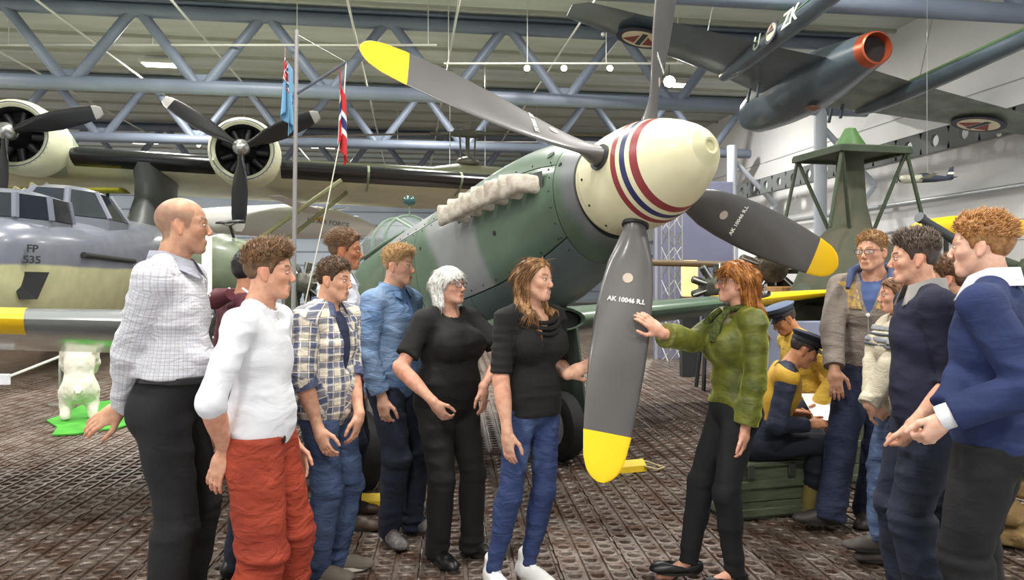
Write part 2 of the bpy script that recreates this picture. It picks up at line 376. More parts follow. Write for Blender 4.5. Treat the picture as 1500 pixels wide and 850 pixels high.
# ------------------------------------------------------------------ the fighter with the big propeller
SP_YAW, SP_PIT, SP_ROLL = math.radians(30.2), math.radians(10.15), math.radians(17.4)
a_ = Vector((math.sin(SP_YAW)*math.cos(SP_PIT), -math.cos(SP_YAW)*math.cos(SP_PIT), math.sin(SP_PIT)))
r_ = Vector((0,0,1)).cross(a_).normalized()
SP_HUB = Vector((.710, 3.92, CAMZ+.557))
SP_M = mat_axes(SP_HUB, a_, r_)
SPIT = empty('fighter_aircraft', mw=SP_M, label='green and grey camouflaged propeller fighter with cream spinner and yellow-tipped blades', cat='aircraft')
def camo_mat(name, c1, c2, stops, under=None, uz=-.35, rough=.42, nscale=1.1, namp=.45, zk=.35):
    m = M(name, c1, rough, coat=.15); t = m.node_tree; L = t.links.new; b = t.nodes['Principled BSDF']
    tc = nd(t, 'ShaderNodeTexCoord'); sp = nd(t, 'ShaderNodeSeparateXYZ'); L(tc.outputs['Object'], sp.inputs[0])
    n = nd(t, 'ShaderNodeTexNoise'); n.inputs['Scale'].default_value = nscale; n.inputs['Detail'].default_value = 2; L(tc.outputs['Object'], n.inputs['Vector'])
    a = nd(t, 'ShaderNodeMath', operation='MULTIPLY_ADD'); L(n.outputs[0], a.inputs[0]); a.inputs[1].default_value = namp; L(sp.outputs[0], a.inputs[2])
    a2 = nd(t, 'ShaderNodeMath', operation='MULTIPLY_ADD'); L(sp.outputs[2], a2.inputs[0]); a2.inputs[1].default_value = zk; L(a.outputs[0], a2.inputs[2])
    mr = nd(t, 'ShaderNodeMapRange'); mr.inputs[1].default_value = -8; mr.inputs[2].default_value = 2; L(a2.outputs[0], mr.inputs[0])
    cr = nd(t, 'ShaderNodeValToRGB'); el = cr.color_ramp.elements; cr.color_ramp.interpolation = 'LINEAR'
    S = sorted(stops); el[0].position = 0; el[0].color = lin(S[0][1]); el[1].position = 1; el[1].color = lin(S[-1][1])
    for i in range(len(S)-1):
        x = (S[i+1][0]+8)/10
        e = el.new(max(0, x-.004)); e.color = lin(S[i][1]); e = el.new(min(1, x+.004)); e.color = lin(S[i+1][1])
    L(mr.outputs[0], cr.inputs[0]); cur = cr.outputs[0]
    if under:
        n2 = nd(t, 'ShaderNodeMath', operation='MULTIPLY_ADD'); L(n.outputs[0], n2.inputs[0]); n2.inputs[1].default_value = .08; L(sp.outputs[2], n2.inputs[2])
        r2 = nd(t, 'ShaderNodeMapRange'); r2.inputs[1].default_value = uz-.01; r2.inputs[2].default_value = uz+.03; L(n2.outputs[0], r2.inputs[0])
        x = nd(t, 'ShaderNodeMix', data_type='RGBA'); L(r2.outputs[0], x.inputs[0]); x.inputs[6].default_value = lin(under); L(cur, x.inputs[7]); cur = x.outputs[2]
    # worn, blotchy paint
    n3 = nd(t, 'ShaderNodeTexNoise'); n3.inputs['Scale'].default_value = 4; n3.inputs['Detail'].default_value = 6; L(tc.outputs['Object'], n3.inputs['Vector'])
    r3 = nd(t, 'ShaderNodeMapRange'); r3.inputs[1].default_value = .3; r3.inputs[2].default_value = .7; r3.inputs[3].default_value = .88; r3.inputs[4].default_value = 1.1; L(n3.outputs[0], r3.inputs[0])
    hs = nd(t, 'ShaderNodeHueSaturation'); L(cur, hs.inputs['Color']); L(r3.outputs[0], hs.inputs['Value']); L(hs.outputs[0], b.inputs['Base Color'])
    return m
GRN, GRY = (76,97,78), (126,129,129)
m_camo = camo_mat('fighter_camouflage', GRN, GRY, [(-9,GRN),(-4.6,GRY),(-3.6,GRN),(-1.72,GRY),(-1.12,GRN),(-.10,(108,110,114))], under=(92,108,108), uz=-.50)
m_camo_top = camo_mat('fighter_camouflage_top', GRN, GRY, [(-9,GRN),(-4.6,GRY),(-3.4,GRN),(-2.9,GRY),(-1.75,GRN),(-.1,GRN),(.06,GRY)])
m_under = M('fighter_underside', (96,112,112), .4, col2=(84,98,98), vscale=2, coat=.2)
m_cream = M('spinner_cream', (226,220,184), .38, col2=(218,210,172), vscale=3, coat=.25)
m_red = M('band_red', (138,52,56), .4); m_blue = M('band_blue', (44,48,92), .4)
m_blade = M('blade_grey', (84,81,80), .42, metal=.25, col2=(78,75,74), vscale=4, spec=.8, coat=.2)
m_yel = M('tip_yellow', (250,202,10), .4)
m_rub = M('tyre_black', (26,26,27), .75)
m_alu = M('bare_metal', (186,186,184), .3, metal=.85)
m_frm = M('frame_green', (104,124,106), .45)
m_glass = M('canopy_glass', (226,236,238), .05, alpha=.22, spec=.8)
# spinner: shell, bands, nose cap
def spin_r(x):          # radius of the spinner at x ahead of the propeller plane
    return interp([(-.235,.272),(-.2,.281),(-.1,.289),(0,.289),(.08,.283),(.17,.266),(.26,.236),(.34,.199),(.42,.15),(.47,.110),(.49,.085),(.505,.066)], x)
def spin_prof(x0, x1, n, off=0.): return [(x0+(x1-x0)*i/n, spin_r(x0+(x1-x0)*i/n)+off) for i in range(n+1)]
for nm, x0, x1, mt, off in (('spinner_shell', -.2, .085, m_cream, 0), ('red_band', .085, .118, m_red, .0006), ('spinner_shell', .118, .145, m_cream, 0), ('blue_band', .145, .178, m_blue, .0006),
                       ('spinner_shell', .178, .205, m_cream, 0), ('red_band', .205, .248, m_red, .0006), ('spinner_shell', .248, .485, m_cream, 0)):
    MB().lathe(spin_prof(x0, x1, max(2, int((x1-x0)/.02)), off), n=72, cap=False).build(nm, mt, SPIT, ang=60)
MB().lathe([(-.245,.17),(-.245,.265),(-.238,.275),(-.208,.2825),(-.204,.278)], n=72).build('spinner_backplate', m_cream, SPIT)
MB().lathe([(.485,spin_r(.485)),(.497,.072),(.513,.054),(.519,.042),(.515,.03),(.503,.026),(.5,.002)], n=32).build('nose_cap', M('nose_cap_cream', (196,190,152), .45), SPIT)
for k in range(12):
    ang = SP_ROLL+PI/12+k*PI/6; x = -.165
    p = Vector((x, math.sin(ang)*spin_r(x), math.cos(ang)*spin_r(x))); q = p.normalized()
    MB().ell(p, (.008,.008,.008), n=8, m=5).build('spinner_screw', m_dark, SPIT)
# blades
def blade(k):
    t = SP_ROLL+k*PI/2; u = Vector((0, math.sin(t), math.cos(t))); ax = Vector((1,0,0)); mot = ax.cross(u)
    # right-handed airscrew: bottom blade sweeps towards port
    BS = 1
    R = 1.635
    ch = [(.12,.115),(.3,.118),(.38,.165),(.5,.235),(.65,.272),(.85,.292),(1.05,.288),(1.25,.268),(1.4,.242),(1.52,.208),(1.58,.165),(1.615,.11),(1.635,.035)]
    th = [(.12,.115),(.3,.112),(.38,.085),(.5,.062),(.7,.045),(1.0,.034),(1.3,.024),(1.6,.012),(1.635,.006)]
    tw = [(.12,52),(.35,50),(.6,41),(.9,32),(1.2,26),(1.635,21)]
    def section(r):
        c, h, b_ = interp(ch, r), interp(th, r), math.radians(interp(tw, r))
        cd = mot*math.cos(b_)+ax*math.sin(b_); nn = ax*math.cos(b_)-mot*math.sin(b_)
        rd = smooth01((.48-r)/.16); ring = []; N = 28; asym = .06*smooth01((r-1.3)/.33)*c
        for j in range(N):
            a = 2*PI*j/N; x = math.cos(a); y = math.sin(a)
            yy = y*h/2*((1-rd)*(1.0 if y > 0 else .35)*(1-.35*x*0)+rd)
            ring.append(u*r+cd*(x*c/2+asym*0)+nn*yy)
        return ring
    rs = [.12,.2,.27,.3,.34,.38,.42,.46,.5,.56,.65,.75,.85,.95,1.05,1.15,1.25,1.33,1.4]
    tips = [1.4,1.44,1.48,1.52,1.555,1.585,1.605,1.62,1.63,1.635]
    bl = MB().ring([section(r) for r in rs]).build('propeller_blade', m_blade, SPIT, ang=60)
    MB().ring([[p+(p-u*r)*.004 for p in section(r)] for r in tips]).build('yellow_tip', m_yel, bl, ang=60)
    MB().tube([u*.24, u*.297], .072, 20).build('root_hole_shade', M('root_hole_dark', (46,46,48), .5), bl)  # dark ring; its colour stands in for the shaded hole at the blade root
    # badge and serial on the forward face
    for rr, kind in ((.60, 'b'), (.72, 't')):
        b_ = math.radians(interp(tw, rr)); cd = mot*math.cos(b_)+ax*math.sin(b_); nn = ax*math.cos(b_)-mot*math.sin(b_)
        o = u*rr+nn*(interp(th, rr)/2+.0006)
        if kind == 'b':
            mb = MB(); mb.prism([(math.cos(j*PI/12)*.027, math.sin(j*PI/12)*.027) for j in range(24)], .003, o, Matrix((cd, u, nn)).transposed())
            mb.build('round_badge', M('badge', (188,172,156), .5), bl)
        else:
            text_obj('serial_lettering', 'AK 10046 R.I.', .034, M('letter_white', (236,234,228), .6), bl, mat_axes(o+cd*.005, cd*BS, -u*BS), .0015, bold=.001)
for k in range(4): blade(k)
# fuselage sections: s metres behind the back plate -> half width, top, bottom, exponent
ST = [(0,.28,.284,-.305,2.0),(.15,.31,.345,-.40,2.05),(.35,.338,.41,-.50,2.1),(.6,.362,.445,-.575,2.15),(.9,.382,.455,-.625,2.2),(1.2,.392,.45,-.65,2.2),(1.6,.402,.43,-.67,2.2),(2.0,.41,.428,-.68,2.2),(2.4,.416,.425,-.68,2.2),
      (2.8,.418,.42,-.67,2.2),(3.2,.416,.40,-.665,2.2),(4.0,.40,.38,-.64,2.1),(5.0,.345,.36,-.55,2.0),(6.0,.26,.32,-.42,2.0),(7.0,.17,.27,-.27,2.0),(7.8,.09,.22,-.14,2.0),(8.2,.03,.16,-.06,2.0)]
def fus(s, phi, off=0.):   # phi 0 = up, positive to starboard (-y)
    w, zt, zb, n = (interp([(q[0], q[i]) for q in ST], s) for i in (1,2,3,4))
    sn, cs = math.sin(phi), math.cos(phi); ex = 2/n
    y = -math.copysign(abs(sn)**ex, sn)*(w+off); z = math.copysign(abs(cs)**ex, cs)*((zt if cs > 0 else -zb)+off)
    zm = 0.
    return Vector((-.25-s, y, z+zm))
def fpanel(name, s0, s1, p0, p1, mat, off=0., ns=None, np_=None, inset=.004, parent=None, thick=.012):
    ns = ns or max(3, int((s1-s0)/.08)); np_ = np_ or max(3, int(abs(p1-p0)/math.radians(5)))
    mb = MB(); rows = []
    for i in range(-1, ns+2):
        row = []
        for j in range(-1, np_+2):
            fi, fj = min(max(i, 0), ns)/ns, min(max(j, 0), np_)/np_
            s = s0+inset+(s1-s0-2*inset)*fi; w = .4; dp = inset/w
            p = p0+dp+(p1-p0-2*dp)*fj
            o = off if (0 <= i <= ns and 0 <= j <= np_) else off-thick
            row.append(fus(s, p, o))
        rows.append(row)
    mb.ring(rows, False); return mb.build(name, mat, parent or SPIT, ang=50)
rad = math.radians
core = MB().ring([[fus(s, 2*PI*j/48, -.012) for j in range(48)] for s in [i*.12 for i in range(24)]]); core.build('cowling_core', m_dark, SPIT)
PT, PS = rad(60), rad(128)
fpanel('nose_ring_panel', .0, .16, rad(-180), rad(180), m_camo, inset=.002)
for sg, nm in ((1, 'r'), (-1, 'l')):
    a0, a1 = (PT, PS) if sg > 0 else (-PS, -PT)
    fpanel('side_cowling', .16, 2.02, a0, a1, m_camo)
    fpanel('side_panel', 2.02, 2.72, a0, a1, m_camo)
fpanel('top_cowling', .16, 1.85, -PT, PT, m_camo_top)
fpanel('top_panel', 1.85, 2.72, -PT, PT, m_camo_top)
fpanel('lower_cowling', .16, 1.3, PS, 2*PI-PS, m_under)
fpanel('lower_panel', 1.3, 2.72, PS, 2*PI-PS, m_under)
# body behind the firewall, with the tail
def body_sec(s):
    r = []
    for j in range(48):
        r.append(fus(s, 2*PI*j/48))
    return r
MB().ring([body_sec(s) for s in [2.72+i*.16 for i in range(35)]]).build('rear_fuselage', m_camo, SPIT, ang=50)
# screws along the cowling edges and the small openings
scr = MB()
for s in [.22+.17*i for i in range(15)]:
    for p in (PT+rad(4), PT-rad(4), PS-rad(4)):
        c = fus(s, p, .001); scr.ell(c, (.007,.004,.007), n=6, m=4)
for p in [PT+i*rad(13) for i in range(7)]: scr.ell(fus(.2, p, .001), (.006,.004,.006), n=6, m=4)
so = scr.build('cowling_fasteners', m_dark, SPIT); tag(so, kind='stuff')
for s, p, r in ((.27, rad(44), .03), (.78, rad(97), .017), (.13, rad(60), .014), (1.9, rad(84), .014)):
    c = fus(s, p, .0); n_ = (fus(s, p, .1)-c).normalized(); x, y, z = frame_of(n_); R = Matrix((x, y, z)).transposed()
    o = MB().prism([(math.cos(j*PI/8)*r, math.sin(j*PI/8)*r) for j in range(16)], .006, c, R).build('filler_cap', M('cap_metal', (150,154,150), .4, metal=.5) if r > .02 else m_dark, SPIT)
    if r > .02: MB().prism([(math.cos(j*PI/8)*r*.6, math.sin(j*PI/8)*r*.6) for j in range(16)], .008, c, R).build('cap_slot', m_dark, o)
# exhaust stubs: flattened, swept back pipes
m_exh = M('exhaust_pale', (198,190,176), .62, col2=(160,148,132), vscale=14, bump=.4, bscale=50)
for sg in (1, -1):
    for i in range(6):
        s = .33+i*.158; base = fus(s, sg*rad(77), -.005); out = (fus(s, sg*rad(77), .1)-base).normalized(); up = Vector((0,0,1)); aft = Vector((-1,0,0))
        rings = []
        for q, (o_, b_, hh, tt) in enumerate(((0,-.02,.055,.04),(.04,.0,.056,.042),(.085,.04,.058,.04),(.108,.10,.064,.034),(.118,.16,.074,.030),(.122,.185,.078,.028))):
            c = base+out*o_+aft*b_+up*(.012*q/5); d = (aft*min(1, q*.45)+out*(1-q*.18)).normalized(); side = d.cross(up).normalized()
            rings.append([c+up*math.copysign(abs(math.sin(a))**.7, math.sin(a))*hh+side*math.copysign(abs(math.cos(a))**.7, math.cos(a))*tt for a in [2*PI*k/16 for k in range(16)]])
        e = MB().ring(rings).build('exhaust_stub', m_exh, SPIT, ang=50)
        rim = [c+(c-sum(rings[-1], Vector())/16)*-.18+aft*.002 for c in rings[-1]]
        MB().ring([[p-aft*.004 for p in rim], rim]).build('exhaust_mouth', m_dark, e)
    c0 = [fus(.24+i*.112, sg*rad(77), .004) for i in range(10)]
    mbp = MB(); mbp.ring([[p+Vector((0,0,.075)), p+Vector((0,-sg*.006,0)), p-Vector((0,-sg*.012,.085))] for p in c0], False); mbp.build('exhaust_shroud', M('exhaust_plate', (60,66,62), .6), SPIT)
# carburettor intake under the nose
def oval(c, w, h, n=24, x=None): return [Vector((c[0], c[1]+w*math.cos(2*PI*k/n), c[2]+h*math.sin(2*PI*k/n))) for k in range(n)]
ci = MB().ring([oval((-.93,0,-.67),.17,.062), oval((-.9,0,-.67),.18,.07), oval((-.93,0,-.665),.192,.08), oval((-1.4,0,-.63),.2,.13), oval((-2.3,0,-.60),.2,.15), oval((-3.0,0,-.58),.15,.1)], cap=False).build('air_intake', m_frm, SPIT)
MB().ring([oval((-.96,0,-.67),.17,.062), oval((-1.5,0,-.66),.12,.05)]).build('intake_duct', m_dark, ci)
# canopy: windscreen and hood frames with glass
def arch(s, w, h, z0, n=13): return [Vector((-.25-s, -w*math.cos(PI*k/(n-1))*1.0, z0+h*math.sin(PI*k/(n-1)))) for k in range(n)]
CAN = [(2.72,.20,.03,.385),(3.05,.26,.27,.36),(3.35,.285,.34,.34),(3.75,.29,.35,.33),(4.1,.27,.30,.32),(4.6,.2,.12,.33)]
arcs = [arch(*c) for c in CAN]
gl = MB().ring(arcs, False).build('canopy', m_glass, SPIT)
for i, ac in enumerate(arcs):
    if i in (1,2,4): MB().tube(ac, .016, 8).build('canopy_frame', m_frm, gl)
for j in (0,4,8,12): MB().tube([arcs[0][j], arcs[1][j]], .015, 8).build('windscreen_frame', m_frm, gl)
for j in (0,12): MB().tube([ac[j] for ac in arcs], .016, 8).build('canopy_rail', m_frm, gl)
mi = MB().tube([arcs[1][6]+Vector((.01,0,0)), arcs[1][6]+Vector((.02,0,.1))], .008, 8); mi.build('mirror_stalk', m_frm, gl)
MB().ell(arcs[1][6]+Vector((.03,0,.14)), (.05,.065,.05), n=18, m=12).build('rear_mirror', M('mirror_teal', (34,72,68), .15, coat=.6), gl)
MB().box((-4.0,0,.28), (.16,.42,.6), Matrix.Rotation(-.2, 3, 'Y'), .04).build('pilot_seat', m_dark, SPIT, False)
# wings: elliptical plan, airfoil section
def wing(sg):
    # spanwise y from .3 to 5.3 ; leading edge x, chord, thickness
    def prm(y):
        e = math.sqrt(max(0., 1-(y/5.55)**2)); c = 2.5*e; le = -2.12-.55*(1-e)*1.0; return le, max(c, .05), .135-.06*y/5.5
    def sec(y):
        le, c, tr = prm(y); z0 = -.57+math.tan(rad(3.6))*max(0, y-.5); ring = []; N = 40
        for k in range(N):
            a = 2*PI*k/N; xx = .5+.5*math.cos(a); t = 5*tr*(.2969*math.sqrt(xx)-.126*xx-.3516*xx**2+.2843*xx**3-.1036*xx**4)
            z = (t if math.sin(a) >= 0 else -t*.92)*c+.012*c*math.sin(PI*xx)
            ring.append(Vector((le-xx*c, sg*y, z0+z)))
        return ring
    ys = [.25,.45,.7,1.0,1.4,1.8,2.2,2.6,3.0,3.4,3.8,4.2,4.55,4.85,5.1,5.3,5.42,5.5]
    wg = MB().ring([sec(y) for y in ys]).build('wing', m_wing if sg > 0 else m_wing_grey, SPIT, ang=50)
    # yellow strip on the outer leading edge, hugging the section
    N = 40; idx = [15,16,17,18,19,20,21,22,23,24]
    def strip(y):
        r = sec(y); le, c, tr = prm(y); ctr = Vector((le-c*.15, sg*y, (r[15].z+r[25].z)/2))
        return [r[k]+(r[k]-ctr).normalized()*.004 for k in idx]
    y0 = 2.98 if sg > 0 else 2.95
    MB().ring([strip(y0+(5.3-y0)*i/16) for i in range(17)], False).build('leading_edge_stripe', m_yel, wg)
    # cannon fairing and barrel
    yb = 1.95 if sg < 0 else 2.9; le, c, tr = prm(yb); zb = -.57+math.tan(rad(3.6))*(yb-.5)-.01
    MB().lathe([(le-.5,.06),(le-.1,.062),(le+.12,.05),(le+.36,.038),(le+.5,.03),(le+.52,.026),(le+.48,.02)], (0, sg*yb, zb+.02), n=16).build('cannon_barrel', M('barrel_grey', (118,120,124), .4, metal=.3), wg)
    MB().ring([oval((le-.9, sg*1.15, zb-.16), .3, .11), oval((le-1.0, sg*1.15, zb-.16), .32, .13), oval((le-1.8, sg*1.15, zb-.12), .3, .1)]).build('radiator', m_under, wg)
    # undercarriage: leg, fairing, wheel
    hx, hy, hz = -2.35, sg*.86, -.60
    R_ = SP_M.to_3x3()
    gw = Vector(SP_M @ Vector((hx, hy, hz)))
    wheel_w = gw.copy(); wheel_w.z = .30; wheel_w += Vector((a_.x, a_.y, 0)).normalized()*.10+r_*sg*.03
    wl = SP_M.inverted() @ wheel_w; ax = (SP_M.inverted().to_3x3() @ r_)
    MB().tube([Vector((hx,hy,hz+.15)), wl+ax*(-sg*.07)], .042, 14).build('undercarriage_leg', m_alu, SPIT)
    gy = MB(); tp = Vector((hx+.02, hy+sg*.11, hz+.02)); 
    x = Vector((1,0,0)); fw = .20
    gy.ring([[tp+x*-fw, tp+x*fw, tp+x*fw+ax*sg*.02, tp-x*fw+ax*sg*.02], [wl+ax*sg*.16-x*.15+Vector((0,0,.06)), wl+ax*sg*.16+x*.17+Vector((0,0,.06)), wl+ax*sg*.18+x*.17+Vector((0,0,.06)), wl+ax*sg*.18-x*.15+Vector((0,0,.06))]])
    gy.build('undercarriage_door', M('door_green', (66,78,70), .5), SPIT, False)
    X, Y, Z = frame_of(ax)
    Rw = Matrix((X, Y, Z)).transposed()
    wh = MB(); prof = [(-.075,.17),(-.09,.2),(-.088,.25),(-.06,.287),(0,.30),(.06,.287),(.088,.25),(.09,.2),(.075,.17)]
    n = 36
    wh.ring([[wl+Rw @ Vector((r*math.cos(2*PI*k/n), r*math.sin(2*PI*k/n), h)) for k in range(n)] for h, r in prof]); w_ = wh.build('wheel', m_rub, SPIT)
    hb = MB(); hb.ring([[wl+Rw @ Vector((r*math.cos(2*PI*k/20), r*math.sin(2*PI*k/20), h)) for k in range(20)] for h, r in [(-.09,.05),(-.085,.17),(.085,.17),(.09,.05)]]); hb.build('wheel_hub', m_alu, w_)
    return wheel_w
m_wing = camo_mat('wing_camouflage', GRN, GRY, [(-9,GRN),(-3.3,GRY),(-2.9,GRN),(2,GRN)], under=(120,124,126), uz=-.56, rough=.3, namp=1.4, zk=.2)
m_wing_grey = M('wing_grey', (128,132,132), .2, col2=(96,108,98), vscale=.9, coat=.5, ramp=(.45,.6))
# the wing's camouflage runs across the span, so its pattern follows y
for n_ in [n for n in m_wing.node_tree.nodes if n.type == 'SEPXYZ']: pass
WH = [wing(1), wing(-1)]
# tail surfaces
MB().ring([[Vector((-7.6,0,.2)),Vector((-8.35,.02,.2)),Vector((-8.5,0,.1)),Vector((-8.35,-.02,.2))],[Vector((-7.9,0,.9)),Vector((-8.4,.015,.95)),Vector((-8.6,0,.9)),Vector((-8.4,-.015,.95))],[Vector((-8.1,0,1.2)),Vector((-8.4,.01,1.22)),Vector((-8.55,0,1.2)),Vector((-8.4,-.01,1.22))]]).build('tail_fin', m_camo, SPIT)
for sg in (1,-1): MB().box((-7.9, sg*.85, .18), (.7,1.6,.05), None, .02).build('tailplane', m_camo, SPIT)
# chocks
def chock(loc, rz, lab, rope=True, L_=.42):
    c = empty('wheel_chock', loc, rz, lab, 'chock', 'yellow wheel chocks')
    MB().ring([[Vector((-L_/2, y, z)) for y, z in ((-.075,.0),(.075,.0),(.06,.045),(0,.085),(-.06,.045))], [Vector((L_/2, y, z)) for y, z in ((-.075,.0),(.075,.0),(.06,.045),(0,.085),(-.06,.045))]]).build('block', M('chock_yellow', (240,206,16), .5, col2=(222,186,14), vscale=6), c, False)
    if rope:
        MB().tube([(L_/2-.03,0,.07),(L_/2+.05,.03,.05),(L_/2+.15,.02,.012),(L_/2+.17,-.05,.012),(L_/2+.08,-.1,.012),(L_/2-.02,-.07,.04)], .009, 6).build('rope_loop', M('rope_tan', (190,172,134), .8), c)
fwd = Vector((a_.x, a_.y, 0)).normalized()
w0 = WH[0]+fwd*.40; w1 = WH[1]+fwd*.40
chock(at(905, 690, 5.82)*Vector((1,1,0)) if False else Vector(((908-750)/FPX*5.84, 5.84, 0)), rad(18), 'yellow wooden wheel chock with a rope loop lying beyond the lowest blade tip')
chock(Vector(((527-750)/FPX*4.95, 4.95, 0)), rad(5), 'yellow wheel chock half hidden behind the visitors\' shoes', False, .3)
# ------------------------------------------------------------------ the other aircraft
def local(root, p): return root.matrix_world.inverted() @ Vector(p)
def airfoil(le, c, th, y, z0, N=28, camber=.02):
    r = []
    for k in range(N):
        a = 2*PI*k/N; xx = .5+.5*math.cos(a); t = 5*th*(.2969*math.sqrt(xx)-.126*xx-.3516*xx**2+.2843*xx**3-.1036*xx**4)
        r.append(Vector((le-xx*c, y, z0+(t if math.sin(a) >= 0 else -t)*c+camber*c*math.sin(PI*xx))))
    return r
def disc(mb, c, nrm, r, t=.01, n=28, sx=1.): 
    x, y, z = frame_of(nrm); mb.prism([(math.cos(2*PI*k/n)*r*sx, math.sin(2*PI*k/n)*r) for k in range(n)], t, c, Matrix((x, y, z)).transposed()); return mb
# flying boat
CF = Vector((.242,-.970,0)).normalized(); CM = mat_axes((-8.70,16.89,4.42), CF, Vector((0,0,1)).cross(CF)) @ Matrix.Rotation(math.radians(-1.7), 4, 'X')
HY = -.45
CAT = empty('flying_boat', mw=CM, label='grey and cream twin-engined flying boat with black propellers and high wing', cat='aircraft')
m_cg = M('boat_grey', (120,124,136), .32, col2=(106,110,122), vscale=1.2, coat=.3); m_cc = M('boat_cream', (226,228,194), .5, col2=(212,214,180), vscale=1.0)
m_cb = M('boot_black', (22,23,25), .22, coat=.4); m_cgr = M('boat_green', (146,160,128), .4, col2=(128,142,116), vscale=1.5)
m_pb = M('prop_black', (18,18,20), .3, coat=.2)
m_pane = M('pane_dark', (40,46,54), .08, spec=.9, coat=.5)
def cw(y): t = abs(y); return (0.0-.0*t, 4.3 if t < 7 else 4.3-(t-7)*.2, .135)
ysec = [-15.9,-13,-10,-7,-4,-2,0,2,4,7,10,13,15,15.9]
def csec(y):
    le, c, th = cw(y); e = 1. if abs(y) < 15.5 else .55; return [Vector((p.x, p.y, p.z+p.x*.10)) for p in airfoil(le-(0 if e == 1 else .5), c*e, th*e*1.0, y, 0., 40)]
wgc = MB().ring([csec(y) for y in ysec]).build('wing', m_cc, CAT, ang=60)
for y0, y1 in ((-15.4,-3.1),(-1.55,1.55),(3.1,15.4)):
    ids = [14,15,16,17,18,19,20,21,22,23,24]
    def st(y):
        r = csec(y); ctr = (r[14]+r[26])/2; return [r[k]+(r[k]-ctr).normalized()*.015 for k in ids]
    MB().ring([st(y0+(y1-y0)*i/8) for i in range(9)], False).build('deicing_boot', m_cb, wgc)
for y in (5.2, 7.6, 9.9, -5.2): MB().ring([[p+(p-Vector((-.6,y,0))).normalized()*.022 for p in [csec(y)[k] for k in range(13,28)]], [p+(p-Vector((-.6,y+.05,0))).normalized()*.022 for p in [csec(y+.06)[k] for k in range(13,28)]]], False).build('boot_joint', m_cgr, wgc)
for sg in (1,-1):
    ey, ez = sg*2.33, .18
    nc = MB().lathe([(.95,.60),(1.02,.66),(1.02,.71),(.95,.76),(.7,.80),(.2,.80),(-.3,.76)], (0,ey,ez), n=40, cap=False).build('engine_cowling', m_cc, CAT)
    MB().lathe([(.955,.60),(.5,.58)], (0,ey,ez), n=36, cap=False).build('cowling_inside', m_dark, nc)
    MB().lathe([(1.0,.655),(1.035,.69),(1.0,.725)], (0,ey,ez), n=36, cap=False).build('cowling_lip', m_cg, nc)
    MB().ring([[Vector((x, ey+w_*math.cos(a), ez+dz+h_*math.sin(a))) for a in [2*PI*k/28 for k in range(28)]] for x, w_, h_, dz in ((.0,.74,.74,0),(-.7,.72,.66,-.02),(-1.6,.6,.5,-.1),(-2.6,.4,.32,-.15),(-3.4,.12,.1,-.1))]).build('nacelle', m_cgr, CAT)
    MB().lathe([(.45,.02),(.5,.6),(.44,.6)], (0,ey,ez), n=36).build('baffle_plate', m_dark, nc)
    for k in range(9):
        a = 2*PI*k/9; MB().tube([(.62,ey+.2*math.cos(a),ez+.2*math.sin(a)),(.62,ey+.54*math.cos(a),ez+.54*math.sin(a))], .1, 10).build('cylinder', M('cylinder_black', (34,34,36), .4, metal=.4), nc)
    MB().lathe([(.5,.3),(.8,.26),(1.0,.16),(1.15,.1)], (0,ey,ez), n=24).build('gear_case', M('case_black', (30,30,32), .3), nc)
    MB().lathe([(1.1,.17),(1.3,.19),(1.42,.16),(1.52,.07),(1.53,.01)], (0,ey,ez), n=24).build('propeller_hub', M('hub_silver', (190,190,188), .25, metal=.8), CAT)
    angs = (-60,62,180) if sg > 0 else (-52,72,184)
    for ag in angs:
        u = Vector((0, math.sin(math.radians(ag)), math.cos(math.radians(ag)))); ax = Vector((1,0,0)); mo = ax.cross(u); R_ = 1.9
        def sec(r):
            c_ = interp([(.1,.18),(.3,.22),(.6,.38),(1.0,.44),(1.5,.38),(1.8,.28),(1.9,.16)], r); h_ = interp([(.1,.15),(.4,.1),(1,.05),(1.9,.02)], r); b_ = math.radians(interp([(.1,50),(1,30),(1.9,18)], r))
            cd = mo*math.cos(b_)+ax*math.sin(b_); nn = ax*math.cos(b_)-mo*math.sin(b_)
            return [Vector((1.28,ey,ez))+u*r+cd*math.cos(2*PI*k/16)*c_/2+nn*math.sin(2*PI*k/16)*h_/2 for k in range(16)]
        b_ = MB().ring([sec(r) for r in (.1,.3,.45,.6,.8,1,1.2,1.5,1.72)]).build('propeller_blade', m_pb, CAT, ang=60)
        MB().ring([sec(r) for r in (1.72,1.8,1.86,1.9)]).build('blade_tip', M('tip_silver', (168,166,160), .4, metal=.4), b_)
# hull
HS = [(7.3,.18,-2.35,-3.05),(7.1,.45,-2.12,-3.35),(6.7,.66,-1.98,-3.62),(6.0,.86,-1.90,-3.85),(5.0,1.02,-1.86,-4.0),(4.0,1.12,-1.80,-4.1),(2.5,1.2,-1.66,-4.2),(0,1.25,-1.5,-4.22),(-3,1.2,-1.5,-4.1),(-7,.9,-1.55,-3.4),(-11,.45,-1.5,-2.6),(-13,.15,-1.4,-2.0)]
def hsec(x):
    w_, zt, zb = (interp(sorted([(q[0], q[i]) for q in HS]), x) for i in (1,2,3)); zm = zt-.55*(zt-zb)*.55; r = []
    for k in range(36):
        a = 2*PI*k/36; sn, cs = math.sin(a), math.cos(a)
        if cs >= 0: y = w_*math.copysign(abs(sn)**.75, sn); z = zm+(zt-zm)*cs**.8
        else:
            y = w_*math.copysign(abs(sn)**.8, sn); z = zm-(zm-zb)*abs(cs)**1.1
        r.append(Vector((x, y+HY, z)))
    return r
hx = [7.3,7.2,7.1,6.9,6.7,6.4,6,5.5,5,4.5,4,3.2,2.5,1,0,-3,-7,-11,-13]
hull_m = camo_mat('boat_hull', (120,124,136), (150,160,136), [(-9,(150,160,136)),(2.2,(128,142,124)),(4.4,(114,118,130)),(9,(114,118,130))], under=(186,186,146), uz=-2.62, rough=.3, namp=.6, nscale=.7)
